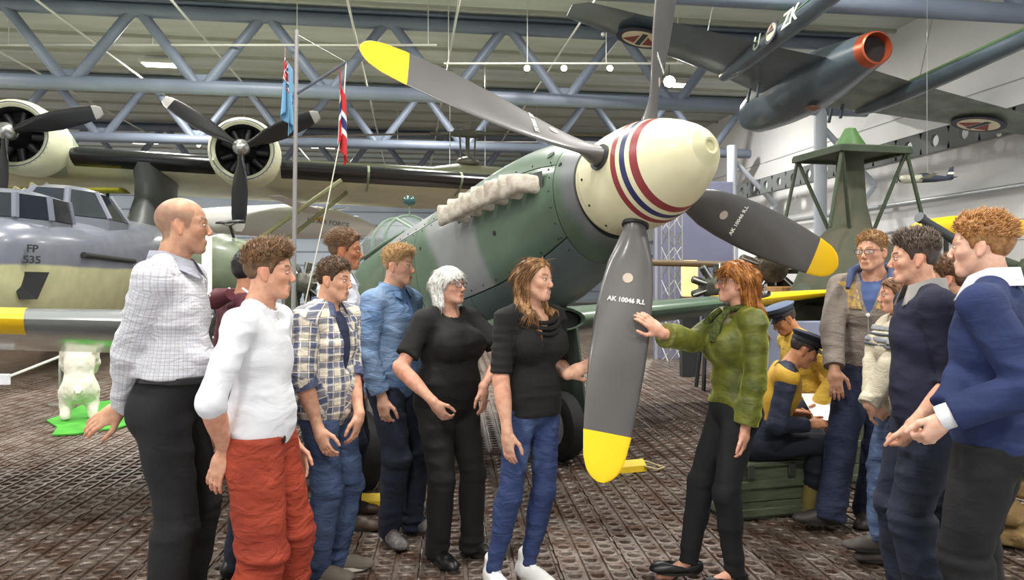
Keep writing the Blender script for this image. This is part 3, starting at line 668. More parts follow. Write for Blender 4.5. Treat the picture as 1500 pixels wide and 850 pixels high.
hull = MB().ring([hsec(x) for x in hx]).build('hull', hull_m, CAT, ang=60)
# glazed bow position: post-and-pane cabin
def cabin(name, prof, z0, z1, shrink, roofz, mframe):
    top_ = [Vector((cx+(x-cx)*shrink, y*shrink+HY, z1)) for x, y in prof for cx in (sum(p[0] for p in prof)/len(prof),)]; bot = [Vector((x, y+HY, z0)) for x, y in prof]; n = len(prof)
    o = MB().ring([[p+Vector((0,0,-.25)) for p in bot], bot]).build(name, mframe, CAT, False)
    c = sum(top_, Vector())/n; roof = MB().ring([top_, [c+(p-c)*.6+Vector((0,0,roofz)) for p in top_]]); roof.build('cabin_roof', mframe, o)
    for i in range(n):
        j = (i+1) % n; q = [bot[i], bot[j], top_[j], top_[i]]; ce = sum(q, Vector())/4
        MB().tube([bot[i], top_[i]], .055, 6).build('window_post', mframe, o)
        nr_ = (bot[j]-bot[i]).cross(top_[i]-bot[i]).normalized(); ins = [ce+(p-ce)*.97 for p in q]
        MB().ring([[p-nr_*.015 for p in ins], [p+nr_*.015 for p in ins]]).build('pane', m_pane, o, False)
    return o
cabin('bow_cabin', [(6.6,-.36),(6.6,.36),(6.1,.66),(5.3,.7),(5.3,-.7),(6.1,-.66)], -1.96, -1.60, .92, .08, m_cg)
cabin('cockpit', [(4.7,-.4),(4.7,.4),(3.9,.86),(2.8,.9),(1.9,.7),(1.9,-.7),(2.8,-.9),(3.9,-.86)], -1.76, -1.26, .66, .10, m_cg)
# lettering on the bow, fairing, dark hatch
def on_hull(x, a):
    r = hsec(x); return r
for txt, z, sz in (('FP', -2.42, .15), ('535', -2.58, .15)):
    # a flat panel patch follows the bow's port shoulder
    x = 6.72; y = .64
    p = Vector((6.78, .62+HY, z)); nx = Vector((-.55,.83,0)).normalized()
    text_obj('bow_lettering', txt, sz, M('letter_dark', (34,36,40), .6), CAT, mat_axes(p+nx.cross(Vector((0,0,1)))*0+Vector((.05,.06,0)), nx, (0,0,1)), .004, bold=.004)
MB().ring([[p+Vector((0,HY,0)) for p in r_q] for r_q in ([Vector((6.9,.36,-2.75)),Vector((6.55,.78,-2.75)),Vector((6.6,.66,-3.15)),Vector((6.75,.5,-3.15))],[Vector((6.96,.40,-2.75)),Vector((6.6,.83,-2.75)),Vector((6.64,.7,-3.15)),Vector((6.8,.54,-3.15))])]).build('bow_hatch', m_dark, CAT, False)
MB().tube([(5.6,.97+HY,-2.45),(4.4,1.1+HY,-2.48),(3.4,1.18+HY,-2.5)], .045, 8).build('side_rail', m_dark, CAT)
# pylon and struts
MB().ring([[Vector((x0+lx*math.cos(a), w_*math.sin(a), z)) for a in [2*PI*k/24 for k in range(24)]] for x0, lx, w_, z in ((-1.2,1.9,.62,-1.9),(-1.3,1.5,.5,-1.4),(-1.45,1.25,.42,-.9),(-1.5,1.3,.42,-.45),(-1.55,1.55,.5,-.1))]).build('pylon', M('pylon_dark', (74,78,76), .5), CAT)
m_strut = M('strut_olive', (122,124,84), .5)
for (u, l) in (((500,264,18.0),(376,352,16.9)),((508,282,19.3),(420,351,18.0)),((20,276,13.6),(98,318,14.6)),((45,270,14.2),(110,312,15.4))):
    MB().tube([local(CAT, at(*u)), local(CAT, at(*l))], .055, 8, flat=.6).build('wing_strut', m_strut, CAT)
# beaching wheels under the hull
for sg in (1,-1):
    MB().lathe([(-.12,.2),(-.15,.4),(-.1,.5),(.1,.5),(.15,.4),(.12,.2)], (.6, sg*1.55, -3.90), axis='y', n=24).build('beaching_wheel', m_rub, CAT)
    MB().tube([(.6,sg*1.4,-3.9),(.6,sg*1.1,-2.8)], .08, 8).build('beaching_strut', m_alu, CAT)
# ------------------------------------------------------------------ twin-boom jet hanging from the roof
VM = Matrix.Translation((6.80,16.63,6.03)) @ Matrix.Rotation(math.radians(96.0), 4, 'Z') @ Matrix.Rotation(math.radians(-.4), 4, 'Y') @ Matrix.Rotation(math.radians(12.0), 4, 'X')
VAM = empty('jet_aircraft', mw=VM, label='dark blue-grey twin-boom jet hanging from the roof, roundels under its wings', cat='aircraft')
m_vb = M('jet_blue_grey', (84,98,108), .38, col2=(70,82,90), vscale=1.3, coat=.25); m_vg = M('jet_green', (86,116,72), .4, col2=(74,100,62), vscale=1.5); m_vc = M('jet_worn', (120,128,112), .5, col2=(92,100,92), vscale=2)
def vs(x, w_, h_, dz): return [Vector((x, w_*math.cos(a), dz+h_*math.sin(a))) for a in [2*PI*k/32 for k in range(32)]]
MB().ring([vs(*q) for q in ((3.05,.05,.05,-.18),(3.0,.18,.17,-.17),(2.8,.36,.34,-.15),(2.4,.52,.5,-.1),(1.8,.6,.62,-.03),(1.0,.66,.68,0),(0,.7,.66,0),(-1,.62,.56,.02),(-2,.44,.42,.04),(-2.5,.36,.35,.05))]).build('pod', m_vb, VAM, ang=60)
MB().ring([vs(-2.5,.36,.35,.05), vs(-2.72,.32,.32,.05), vs(-2.74,.29,.29,.05), vs(-2.4,.26,.26,.05)], cap=False).build('jet_pipe_ring', M('pipe_copper', (176,84,54), .35, metal=.5), VAM)
MB().ring([vs(-2.56,.265,.265,.05), vs(-2.52,.265,.265,.05)]).build('jet_pipe_dark', M('pipe_black', (18,14,14), .7), VAM)
MB().ring([[Vector((x, w_*math.cos(a), .5+h_*math.sin(a))) for a in [PI*k/12 for k in range(13)]] for x, w_, h_ in ((2.1,.1,.05),(1.7,.3,.33),(1.1,.33,.4),(.4,.28,.3),(-.3,.15,.12))], False).build('canopy', m_glass, VAM)
for sg in (1,-1):
    ysv = [.4,.9,1.4,1.75,2.4,3.2,4.1,5.0,5.5,5.8]
    wv = MB().ring([airfoil(interp([(.4,1.25),(1.75,.75),(5.8,-.15)], y), interp([(.4,3.0),(1.75,2.3),(5.5,1.15),(5.8,.75)], y), interp([(.4,.14),(1.75,.12),(5.8,.09)], y), sg*y, .02+y*.02, 28) for y in ysv]).build('wing', m_vb if sg > 0 else m_vc, VAM, ang=60)
    MB().ring([vs2 for vs2 in [[Vector((x, sg*1.75+r*math.cos(a), z+r*math.sin(a))) for a in [2*PI*k/20 for k in range(20)]] for x, r, z in ((.8,.03,-.02),(.6,.12,-.02),(0,.19,-.02),(-1,.2,0),(-2.5,.19,.06),(-4.5,.17,.16),(-6.2,.13,.26),(-6.5,.05,.28))]]).build('tail_boom', m_vb, VAM)
    MB().ring([[Vector((x, sg*1.75+r*math.cos(a)*1.02, z+r*math.sin(a)*1.02)) for a in [PI*.08+PI*.84*k/12 for k in range(13)]] for x, r, z in ((-1.4,.2,.01),(-2.5,.195,.06),(-4.5,.175,.16),(-6.2,.135,.26))], False).build('boom_top_paint', m_vg, VAM)
    MB().ring([[Vector((-5.6,sg*1.75,.3)),Vector((-6.4,sg*1.72,.3)),Vector((-6.9,sg*1.75,.3)),Vector((-6.4,sg*1.78,.3))],[Vector((-6.2,sg*1.75,1.35)),Vector((-6.6,sg*1.73,1.35)),Vector((-6.95,sg*1.75,1.3)),Vector((-6.6,sg*1.77,1.35))]]).build('tail_fin', m_vb, VAM)
    c = Vector((-.42, sg*4.1, .02)); nz = Vector((0,0,-1))
    base = disc(MB(), c+Vector((0,0,-.045)), nz, .56, .02); rd = base.build('roundel', M('roundel_navy', (30,32,52), .5), VAM)
    disc(MB(), c+Vector((0,0,-.058)), nz, .43, .02).build('roundel_cream', M('roundel_cream', (222,210,178), .5), rd)
    rb = MB()
    for q in (1,-1): rb.prism([(q*.10,-.26),(q*.38,-.16),(q*.10,.2)], .02, c+Vector((0,0,-.069)), Matrix.Rotation(PI/2, 3, 'Z')); 
    rb.build('roundel_red', M('roundel_red', (130,44,44), .5), rd, False)
    MB().box(c+Vector((0,0,-.069)), (.66,.11,.02)).build('roundel_bar', MATS['roundel_navy'], rd, False)
    MB().ell(Vector((-.1,sg*4.9,-.02)), (.06,.05,.05)).build('landing_lamp', M('lamp_lens', (220,220,200), .2), VAM)
    MB().tube([(-.2,sg*2.6,1.0 if False else .1),(-.2,sg*2.6,CEIL-6.03-.1-sg*.55)], .012, 6).build('hanging_cable', m_alu, VAM)
    for xx in (.6,.1): MB().box((xx, sg*1.05, -.32), (.07,.05,.34)).build('wheel_door', m_vb, VAM, False)
MB().box((-6.45,0,.75), (.75,3.45,.07), None, .03).build('tailplane', m_vb, VAM)
wl_ = M('letter_pale', (216,224,206), .6)
for txt, x in (('U', -1.55), ('ZK', -2.95)): text_obj('boom_lettering', txt, .46, wl_, VAM, mat_axes((x, 1.75+.196, .03-.03*(x+1.55)), (-1,0,.045), (0,0,1)), .006, bold=.004)
rdl = disc(MB(), Vector((-2.2,1.75+.185,.05)), Vector((0,1,0)), .24, .03).build('boom_roundel', MATS['roundel_navy'], VAM)
disc(MB(), Vector((-2.2,1.75+.195,.05)), Vector((0,1,0)), .18, .03).build('roundel_cream', MATS['roundel_cream'], rdl)
MB().box((-2.2,1.75+.212,.05), (.28,.006,.05)).build('roundel_bar', MATS['roundel_navy'], rdl, False)
MB().prism([(-.1,.04),(.1,.04),(0,.15)], .006, Vector((-2.2,1.963,.05)), Matrix(((1,0,0),(0,0,-1),(0,1,0)))).build('roundel_red', MATS['roundel_red'], rdl, False)
MB().box((-.6,.0,-.66), (.3,.22,.02)).build('belly_plate', M('plate_rust', (132,92,62), .6), VAM, False)
# ------------------------------------------------------------------ helicopter whose rotor shows over the flying boat's wing
hm = at(685,196,23.5); HEL = empty('helicopter', (hm.x, hm.y, hm.z-2.4), math.radians(20), 'helicopter with long thin rotor blades hanging above the flying boat wing', 'helicopter')
m_hel = M('heli_olive', (96,100,78), .5)
MB().ring([[Vector((x, w_*math.cos(a), dz+h_*math.sin(a))) for a in [2*PI*k/20 for k in range(20)]] for x, w_, h_, dz in ((2.4,.1,.1,.4),(2.1,.5,.5,.45),(1.2,.75,.75,.6),(-.4,.7,.7,.7),(-1.2,.3,.35,.9),(-5.5,.12,.14,1.1))]).build('fuselage', m_hel, HEL)
MB().tube([(0,0,1.3),(0,0,2.75)], .07, 10).build('mast', M('mast_dark', (70,68,60), .5, metal=.4), HEL)
hb = MB().box((0,0,2.4), (1.0,.3,.22), None, .04).build('rotor_hub', MATS['mast_dark'], HEL)
MB().box((0,0,2.4), (2.4,.12,.12), Matrix.Rotation(-.35, 3, 'Z'), .02).build('blade_grip', MATS['mast_dark'], hb, False)
MB().tube([(.25,.1,1.4),(.3,.12,2.35)], .03, 6).build('pitch_link', MATS['mast_dark'], hb); MB().tube([(-.25,-.1,1.4),(-.3,-.12,2.35)], .03, 6).build('pitch_link', MATS['mast_dark'], hb)
MB().ell((0,0,1.45), (.4,.4,.2)).build('gearbox', MATS['mast_dark'], HEL)
for q in (PI-.35, -.35):
    dx, dy = math.cos(q), math.sin(q); MB().ring([[Vector((dx*r-dy*s_*.16, dy*r+dx*s_*.16, 2.4+t_*.025-.0035*r*r)) for s_, t_ in ((-1,0),(0,1),(1,0),(0,-1))] for r in (.9,2,3.5,5,6.4)]).build('rotor_blade', M('blade_brown', (104,96,88), .4), HEL)
for sx in (.6,-.6): MB().tube([(sx,0,1.2),(sx,0,CEIL-HEL.location.z-.05)], .012, 6).build('hanging_cable', m_alu, HEL)
# ------------------------------------------------------------------ white jet trainer nose with lettering
wj = at(505,328,22); WJ = empty('white_aircraft', (wj.x, wj.y, 0), math.radians(-6), 'white aircraft nose lettered US AIR FORCE beyond the flagpole', 'aircraft')
zc = wj.z; m_wj = M('jet_white', (246,245,242), .4)
MB().ring([[Vector((x, w_*math.cos(a), zc+dz+w_*1.05*math.sin(a))) for a in [2*PI*k/24 for k in range(24)]] for x, w_, dz in ((1.15,.02,-.22),(.95,.14,-.2),(.5,.28,-.13),(0,.38,-.05),(-.8,.46,.05),(-2,.5,.1),(-4,.4,.14),(-6,.2,.2))]).build('fuselage', m_wj, WJ)
text_obj('nose_lettering', 'US AIR FORCE', .2, M('letter_faded', (110,110,120), .6), WJ, mat_axes((-.35,-.46,zc-.0), (1,0.14,-.14), (0,0,1)), .004)
MB().ring([airfoil(-.4,.7,.1,-.3,zc+.3,16), airfoil(-.6,.4,.1,-3.2,zc+.5,16)]).build('wing', m_wj, WJ); MB().ring([airfoil(-.4,.7,.1,.3,zc+.3,16), airfoil(-.6,.4,.1,3.2,zc+.5,16)]).build('wing', m_wj, WJ)
MB().ring([[Vector((-.4+q*.12, y_, zc+.42)) for q, y_ in ((-1,-.1),(1,-.1),(1,.1),(-1,.1))], [Vector((.1+q*.05, y_, zc+.5)) for q, y_ in ((-1,-.05),(1,-.05),(1,.05),(-1,.05))]]).build('cockpit_hump', m_wj, WJ)
MB().box((-.7,-.46,zc+.12), (.3,.05,.08)).build('yellow_tag', m_yel, WJ, False)
for x_, y_ in ((.3,0),(-2.2,.6),(-2.2,-.6)): MB().tube([(x_,y_,.0),(x_,y_*.6,zc)], .05, 8).build('gear_leg', m_alu, WJ)
# ------------------------------------------------------------------ small fighter model in front of the white wall
mp_ = at(1358,262,12.5); MP = empty('hanging_model', mp_, math.radians(172), 'small model fighter with striped tail hanging before the white wall', 'model')
m_mb = M('model_navy', (52,58,74), .5); m_mw = M('model_pale', (196,196,176), .5, col2=(150,150,130), vscale=9)
MB().lathe([(.46,.02),(.44,.06),(.36,.075),(.1,.07)], n=16).build('nose', m_mw, MP); MB().lathe([(.1,.07),(-.15,.06),(-.4,.03),(-.43,.01)], n=16).build('tail_body', m_mb, MP)
for sg in (1,-1): MB().ring([airfoil(.16,.18,.12,sg*.03,-.01,14), airfoil(.10,.09,.1,sg*.5,.04,14)]).build('wing', m_mw, MP)
MB().prism([(-.43,.0),(-.30,.0),(-.37,.18),(-.43,.2)], .015, (0,0,.01), Matrix(((1,0,0),(0,0,-1),(0,1,0)))).build('fin', m_mb, MP, False)
MB().prism([(-.432,.06),(-.325,.06),(-.345,.1),(-.432,.1)], .02, (0,0,.01), Matrix(((1,0,0),(0,0,-1),(0,1,0)))).build('fin_stripe', M('stripe_white', (226,222,216), .5), MP, False)
MB().box((-.4,0,.01), (.08,.26,.012)).build('tailplane', m_mb, MP, False)
MB().ell((.05,0,.075), (.1,.03,.03)).build('canopy', m_pane, MP)
for k in range(3): MB().box((.47, .05*math.sin(k*2.09), .05*math.cos(k*2.09)), (.008,.02,.11), Matrix.Rotation(-k*2.09, 3, 'X')).build('propeller', m_pb, MP, False)
MB().tube([(0,0,.05),(0,0,CEIL-mp_.z-.02)], .004, 5).build('hanging_wire', m_alu, MP)
# ------------------------------------------------------------------ bodies and cloth: smooth distance fields turned into one surface
_RNG = np.random.RandomState(3); _LAT = _RNG.rand(32,32,32).astype(np.float32)
def vnoise(p):
    q = np.floor(p).astype(np.int32); f = (p-q).astype(np.float32); f = f*f*(3-2*f); q &= 31; r = (q+1) & 31
    x0,y0,z0 = q[:,0],q[:,1],q[:,2]; x1,y1,z1 = r[:,0],r[:,1],r[:,2]; fx,fy,fz = f[:,0],f[:,1],f[:,2]
    c00 = _LAT[x0,y0,z0]*(1-fx)+_LAT[x1,y0,z0]*fx; c10 = _LAT[x0,y1,z0]*(1-fx)+_LAT[x1,y1,z0]*fx
    c01 = _LAT[x0,y0,z1]*(1-fx)+_LAT[x1,y0,z1]*fx; c11 = _LAT[x0,y1,z1]*(1-fx)+_LAT[x1,y1,z1]*fx
    return ((c00*(1-fy)+c10*fy)*(1-fz)+(c01*(1-fy)+c11*fy)*fz)-.5
def V3(p): return np.array(p, dtype=np.float64)
def d_cone(p, a, b, ra, rb):
    a, b = V3(a), V3(b); ba = b-a; l2 = ba@ba+1e-12; t = np.clip(((p-a)@ba)/l2, 0, 1)
    return np.linalg.norm(p-a-t[:,None]*ba, axis=1)-(ra+(rb-ra)*t)
def d_ell(p, c, r, R=None):
    q = p-V3(c)
    if R is not None: q = q@R            # columns of R are the ellipsoid's axes
    r = V3(r); k0 = np.linalg.norm(q/r, axis=1); k1 = np.linalg.norm(q/(r*r), axis=1)+1e-9
    return k0*(k0-1)/k1
def smin(a, b, k):
    if k <= 0: return np.minimum(a, b)
    h = np.clip(.5+.5*(b-a)/k, 0, 1); return b*(1-h)+a*h-k*h*(1-h)
def smax(a, b, k): return -smin(-a, -b, k)
def field(prims, p, off=0.):
    d = None
    for pr in prims:
        if pr[0] == 'c': e = d_cone(p, pr[1], pr[2], pr[3], pr[4]); k = pr[5] if len(pr) > 5 else .02
        elif pr[0] == 'e': e = d_ell(p, pr[1], pr[2], pr[3]); k = pr[4]
        elif pr[0] == '-c':
            d = smax(d, -d_cone(p, pr[1], pr[2], pr[3], pr[4]), pr[5]); continue
        elif pr[0] == '-e':
            d = smax(d, -d_ell(p, pr[1], pr[2], pr[3]), pr[4]); continue
        d = e if d is None else smin(d, e, k)
    return d-off
def bounds(prims, pad):
    lo, hi = np.full(3, 9e9), np.full(3, -9e9)
    for pr in prims:
        if pr[0] == 'c':
            for c, r in ((pr[1], pr[3]), (pr[2], pr[4])): lo = np.minimum(lo, V3(c)-r); hi = np.maximum(hi, V3(c)+r)
        elif pr[0] == 'e':
            r = max(pr[2]); lo = np.minimum(lo, V3(pr[1])-r); hi = np.maximum(hi, V3(pr[1])+r)
    return lo-pad, hi+pad
def sdf_mesh(f, lo, hi, h):
    B = 4
    n = np.maximum(2, np.ceil((hi-lo)/(h*B)).astype(int)); N = n*B
    gc = np.stack(np.meshgrid(*[lo[i]+h*B*(np.arange(n[i])+.5)-h*.5 for i in range(3)], indexing='ij'), -1).reshape(-1, 3)
    dc = f(gc).astype(np.float32).reshape(n)
    D = np.repeat(np.repeat(np.repeat(dc, B, 0), B, 1), B, 2)
    act = np.abs(dc) < h*B*1.25+.006
    A = np.repeat(np.repeat(np.repeat(act, B, 0), B, 1), B, 2)
    I = np.argwhere(A)
    D[A] = f(lo+h*I).astype(np.float32)
    S = D < 0
    s8 = np.zeros(tuple(N-1), np.int8); offs = [(i,j,k) for i in (0,1) for j in (0,1) for k in (0,1)]
    for i,j,k in offs: s8 += S[i:N[0]-1+i, j:N[1]-1+j, k:N[2]-1+k]
    C = np.argwhere((s8 > 0) & (s8 < 8))
    if len(C) == 0: return np.zeros((0,3)), np.zeros((0,4), int)
    idx = np.full(tuple(N-1), -1, np.int32); idx[C[:,0],C[:,1],C[:,2]] = np.arange(len(C))
    acc = np.zeros((len(C),3)); cnt = np.zeros(len(C))
    vals = {o: D[C[:,0]+o[0], C[:,1]+o[1], C[:,2]+o[2]] for o in offs}
    for o in offs:
        for ax in range(3):
            if o[ax]: continue
            q = list(o); q[ax] = 1; q = tuple(q); a, b = vals[o], vals[q]; m = (a < 0) != (b < 0)
            t = np.where(m, a/(a-b+1e-12), 0); e = np.array(o, float)[None]+np.zeros((len(C),3)); e[:,ax] = t
            acc += e*m[:,None]; cnt += m
    v = lo+h*(C+acc/np.maximum(cnt, 1)[:,None])
    F = []
    for ax in range(3):
        u, w = (ax+1) % 3, (ax+2) % 3
        sl = [slice(1, N[i]-1) for i in range(3)]; sl[ax] = slice(0, N[ax]-1)
        s2 = list(sl); s2[ax] = slice(1, N[ax])
        a, b = S[tuple(sl)], S[tuple(s2)]
        E_ = np.argwhere(a != b)
        if not len(E_): continue
        base = E_.copy(); base[:,u] += 1; base[:,w] += 1
        def ci(du, dw):
            q = base.copy(); q[:,u] -= du; q[:,w] -= dw; return idx[q[:,0],q[:,1],q[:,2]]
        quad = np.stack([ci(1,1), ci(0,1), ci(0,0), ci(1,0)], 1)
        fl = a[E_[:,0],E_[:,1],E_[:,2]]
        quad[~fl] = quad[~fl][:, ::-1]
        F.append(quad)
    F = np.concatenate(F); F = F[(F >= 0).all(1)]
    return v, F
def np_mesh(name, v, F):
    me = bpy.data.meshes.new(name); me.vertices.add(len(v)); me.vertices.foreach_set('co', np.asarray(v, np.float32).ravel())
    me.loops.add(len(F)*4); me.loops.foreach_set('vertex_index', F.astype(np.int32).ravel())
    me.polygons.add(len(F)); me.polygons.foreach_set('loop_start', np.arange(0, len(F)*4, 4, dtype=np.int32))
    me.update(calc_edges=True); me.validate(); me.shade_smooth(); return me
def vpaint(me, cols, name='paint'):
    a = me.attributes.new(name, 'FLOAT_COLOR', 'POINT'); c = np.ones((len(me.vertices), 4), np.float32); c[:, :3] = cols; a.data.foreach_set('color', c.ravel())
def vuv(me, uv):
    a = me.attributes.new('cloth_uv', 'FLOAT_VECTOR', 'POINT'); c = np.zeros((len(me.vertices), 3), np.float32); c[:, :2] = uv; a.data.foreach_set('vector', c.ravel())
def rx(a): c, s = math.cos(a), math.sin(a); return np.array([[1,0,0],[0,c,-s],[0,s,c]])
def ry(a): c, s = math.cos(a), math.sin(a); return np.array([[c,0,s],[0,1,0],[-s,0,c]])
def rz(a): c, s = math.cos(a), math.sin(a); return np.array([[c,-s,0],[s,c,0],[0,0,1]])
# ------------------------------------------------------------------ people
def L3(c): return np.array(lin(c)[:3])
m_skin = M('skin', (210,160,132), .5, attr=True, col2=(236,226,222), vscale=30, spec=.35)
m_skin.node_tree.nodes['Principled BSDF'].inputs['Subsurface Weight'].default_value = .12
m_skin.node_tree.nodes['Principled BSDF'].inputs['Subsurface Radius'].default_value = (.012,.004,.002)
m_hair = M('hair', (90,60,40), .45, attr=True, col2=(205,205,205), vscale=90, spec=.4)
m_eyew = M('eye_white', (226,222,216), .25); m_iris = M('iris', (52,58,60), .2); m_pup = M('pupil', (12,12,12), .1)
def unit(v): v = V3(v); return v/(np.linalg.norm(v)+1e-12)
HZL = [(-.13,-.075),(-.07,-.072),(-.045,-.05),(-.036,.022),(.010,.026),(.014,-.022),(.026,-.022),(.032,.018),(.05,.040),(.068,.066),(.09,.080),(.12,.09)]
def head_prims(female=False, jaw=1., nose=1.):
    P = [('e',(-.012,0,.036),(.098,.077,.084),None,0), ('e',(.020,0,-.022),(.066,.059*jaw,.082),None,.03)]
    for s in (1,-1):
        P += [('c',(-.008,s*.048*jaw,-.045),(.055,s*.018*jaw,-.092),.018,.017,.03), ('e',(.052,s*.041,-.018),(.022,.019,.017),None,.022),
              ('c',(.084,s*.012,.024),(.066,s*.048,.026),.0075 if not female else .005,.007,.014)]
    P += [('c',(.066,-.008,-.094),(.066,.008,-.094),.0165,.0165,.02)]
    for s in (1,-1): P += [('-e',(.097,s*.031,.006),(.017,.017,.0125),None,.013)]
    P += [('c',(.084,0,.014),(.104*1.0,0,-.026),.0075,.0105*nose,.010), ('c',(.098,-.0105,-.033),(.098,.0105,-.033),.0078*nose,.0078*nose,.006)]
    P += [('c',(.0815,-.016,-.0605),(.0815,.016,-.0605),.0075,.0075,.010), ('c',(.080,-.014,-.0715),(.080,.014,-.0715),.008,.008,.009), ('-c',(.0925,-.02,-.0658),(.0925,.02,-.0658),.0030,.0030,.004)]
    for s in (1,-1):
        R = ry(-.22)@rz(-s*.35)
        P += [('e',(.075,s*.031,.0068),(.0128,.0145,.0088),None,.006),
              ('e',(-.010,s*.079,-.004),(.018,.0075,.031),R,.006), ('-e',(-.004,s*.088,-.002),(.009,.006,.017),R,.005), ('e',(-.002,s*.077,-.030),(.008,.006,.009),None,.006)]
    return P
HAND_F = ((.150,.40),(.052,.47),(-.048,.44),(-.142,.34))
def hand_prims(w, d, n, side, hs, curl=.35, spread=.0, thumb=.5):
    d = unit(d); n = V3(n); n = unit(n-d*(n@d)); t = np.cross(d, n) if side == 'R' else np.cross(n, d)
    A = lambda x, y, z: V3(w)+hs*(d*x+t*y+n*z)
    P = [('c',A(-.05,0,0),A(.12,0,0),.145*hs,.15*hs,.01)]
    R = np.stack([d, t, n], 1)
    P += [('e',A(.28,.005,0),(.27*hs,.215*hs,.095*hs),R,.03*hs/.19), ('e',A(.2,.11,.05),(.17*hs,.085*hs,.075*hs),R,.012)]
    for y, l in HAND_F:
        p = A(.46,y,0); a = .0
        for q, (fl, rr) in enumerate(((.46,.05),(.31,.046),(.23,.041))):
            a += curl*(.75,1.0,.8)[q]; sp = spread*y*4
            dr = d*math.cos(a)*math.cos(sp)+n*math.sin(a)+t*math.sin(sp); e = p+hs*l*fl*1.05*dr/np.linalg.norm(dr)
            P.append(('c',p,e,rr*hs,(rr-.004)*hs,.0045)); p = e
    a = thumb
    p0 = A(.12,.16,.03); p1 = p0+hs*.26*unit(d*.75+t*(.55+a*.3)+n*.18); p2 = p1+hs*.17*unit(d*.95+t*(.12+a*.25)+n*.22); p3 = p2+hs*.12*unit(d+t*a*.2+n*.2)
    P += [('c',p0,p1,.072*hs,.058*hs,.012), ('c',p1,p2,.057*hs,.05*hs,.005), ('c',p2,p3,.05*hs,.042*hs,.004)]
    return P
def ik(a, b, l1, l2, pole):
    a, b = V3(a), V3(b); v = b-a; L_ = np.linalg.norm(v); m = (l1+l2)*.995
    if L_ > m: b = a+v/L_*m; v = b-a; L_ = m
    x = (l1*l1-l2*l2+L_*L_)/(2*L_); h = math.sqrt(max(0, l1*l1-x*x)); u = v/L_; p = V3(pole); p = unit(p-u*(p@u))
    return a+u*x+p*h, b
def strands(v, F, n, length, width, dirf, cols, rng, pick=None):
    """tapered hair clumps rooted on the hair surface"""
    nv = np.zeros_like(v); fn = np.cross(v[F[:,1]]-v[F[:,0]], v[F[:,2]]-v[F[:,0]])
    for k in range(4): np.add.at(nv, F[:,k], fn)
    nv /= (np.linalg.norm(nv, axis=1)[:,None]+1e-12)
    ids = np.arange(len(v)) if pick is None else np.argwhere(pick).ravel()
    if len(ids) == 0: return v, F, np.zeros((0,3))
    ids = rng.choice(ids, n); P = v[ids]; N = nv[ids]; D, bend = dirf(P, N, rng); Ln = length*(.6+.8*rng.rand(n))[:,None]
    S = np.cross(D, N+.3*rng.randn(n,3)); S /= (np.linalg.norm(S, axis=1)[:,None]+1e-9); W = width*(.6+.8*rng.rand(n))[:,None]; U = np.cross(D, S)
    p0 = P-N*.002; p1 = P+D*Ln*.5+bend*Ln*.12; p2 = P+D*Ln+bend*Ln*.45
    V_ = []; 
    for c, s in ((p0,1.),(p1,.8)): V_ += [c+S*W*s, c-S*W*s, c+U*W*s*.8]
    V_.append(p2); V_ = np.stack(V_, 1); b = (np.arange(n)*7)[:,None]
    q = np.concatenate([b+np.array([[0,1,4,3]]), b+np.array([[1,2,5,4]]), b+np.array([[2,0,3,5]]), b+np.array([[3,4,6,6]]), b+np.array([[4,5,6,6]]), b+np.array([[5,3,6,6]])])
    c0 = cols[0]+(cols[1]-cols[0])*rng.rand(n)[:,None]
    return V_.reshape(-1,3), q, np.repeat(c0, 7, 0)
def poly_mesh(name, v, quads):
    """quads may repeat the last index to mean a triangle"""
    tri_m = quads[:,2] == quads[:,3]
    f = [tuple(r) for r in quads[~tri_m].tolist()]+[tuple(r[:3]) for r in quads[tri_m].tolist()]
    me = bpy.data.meshes.new(name); me.from_pydata(v.tolist(), [], f); me.shade_smooth(); return me
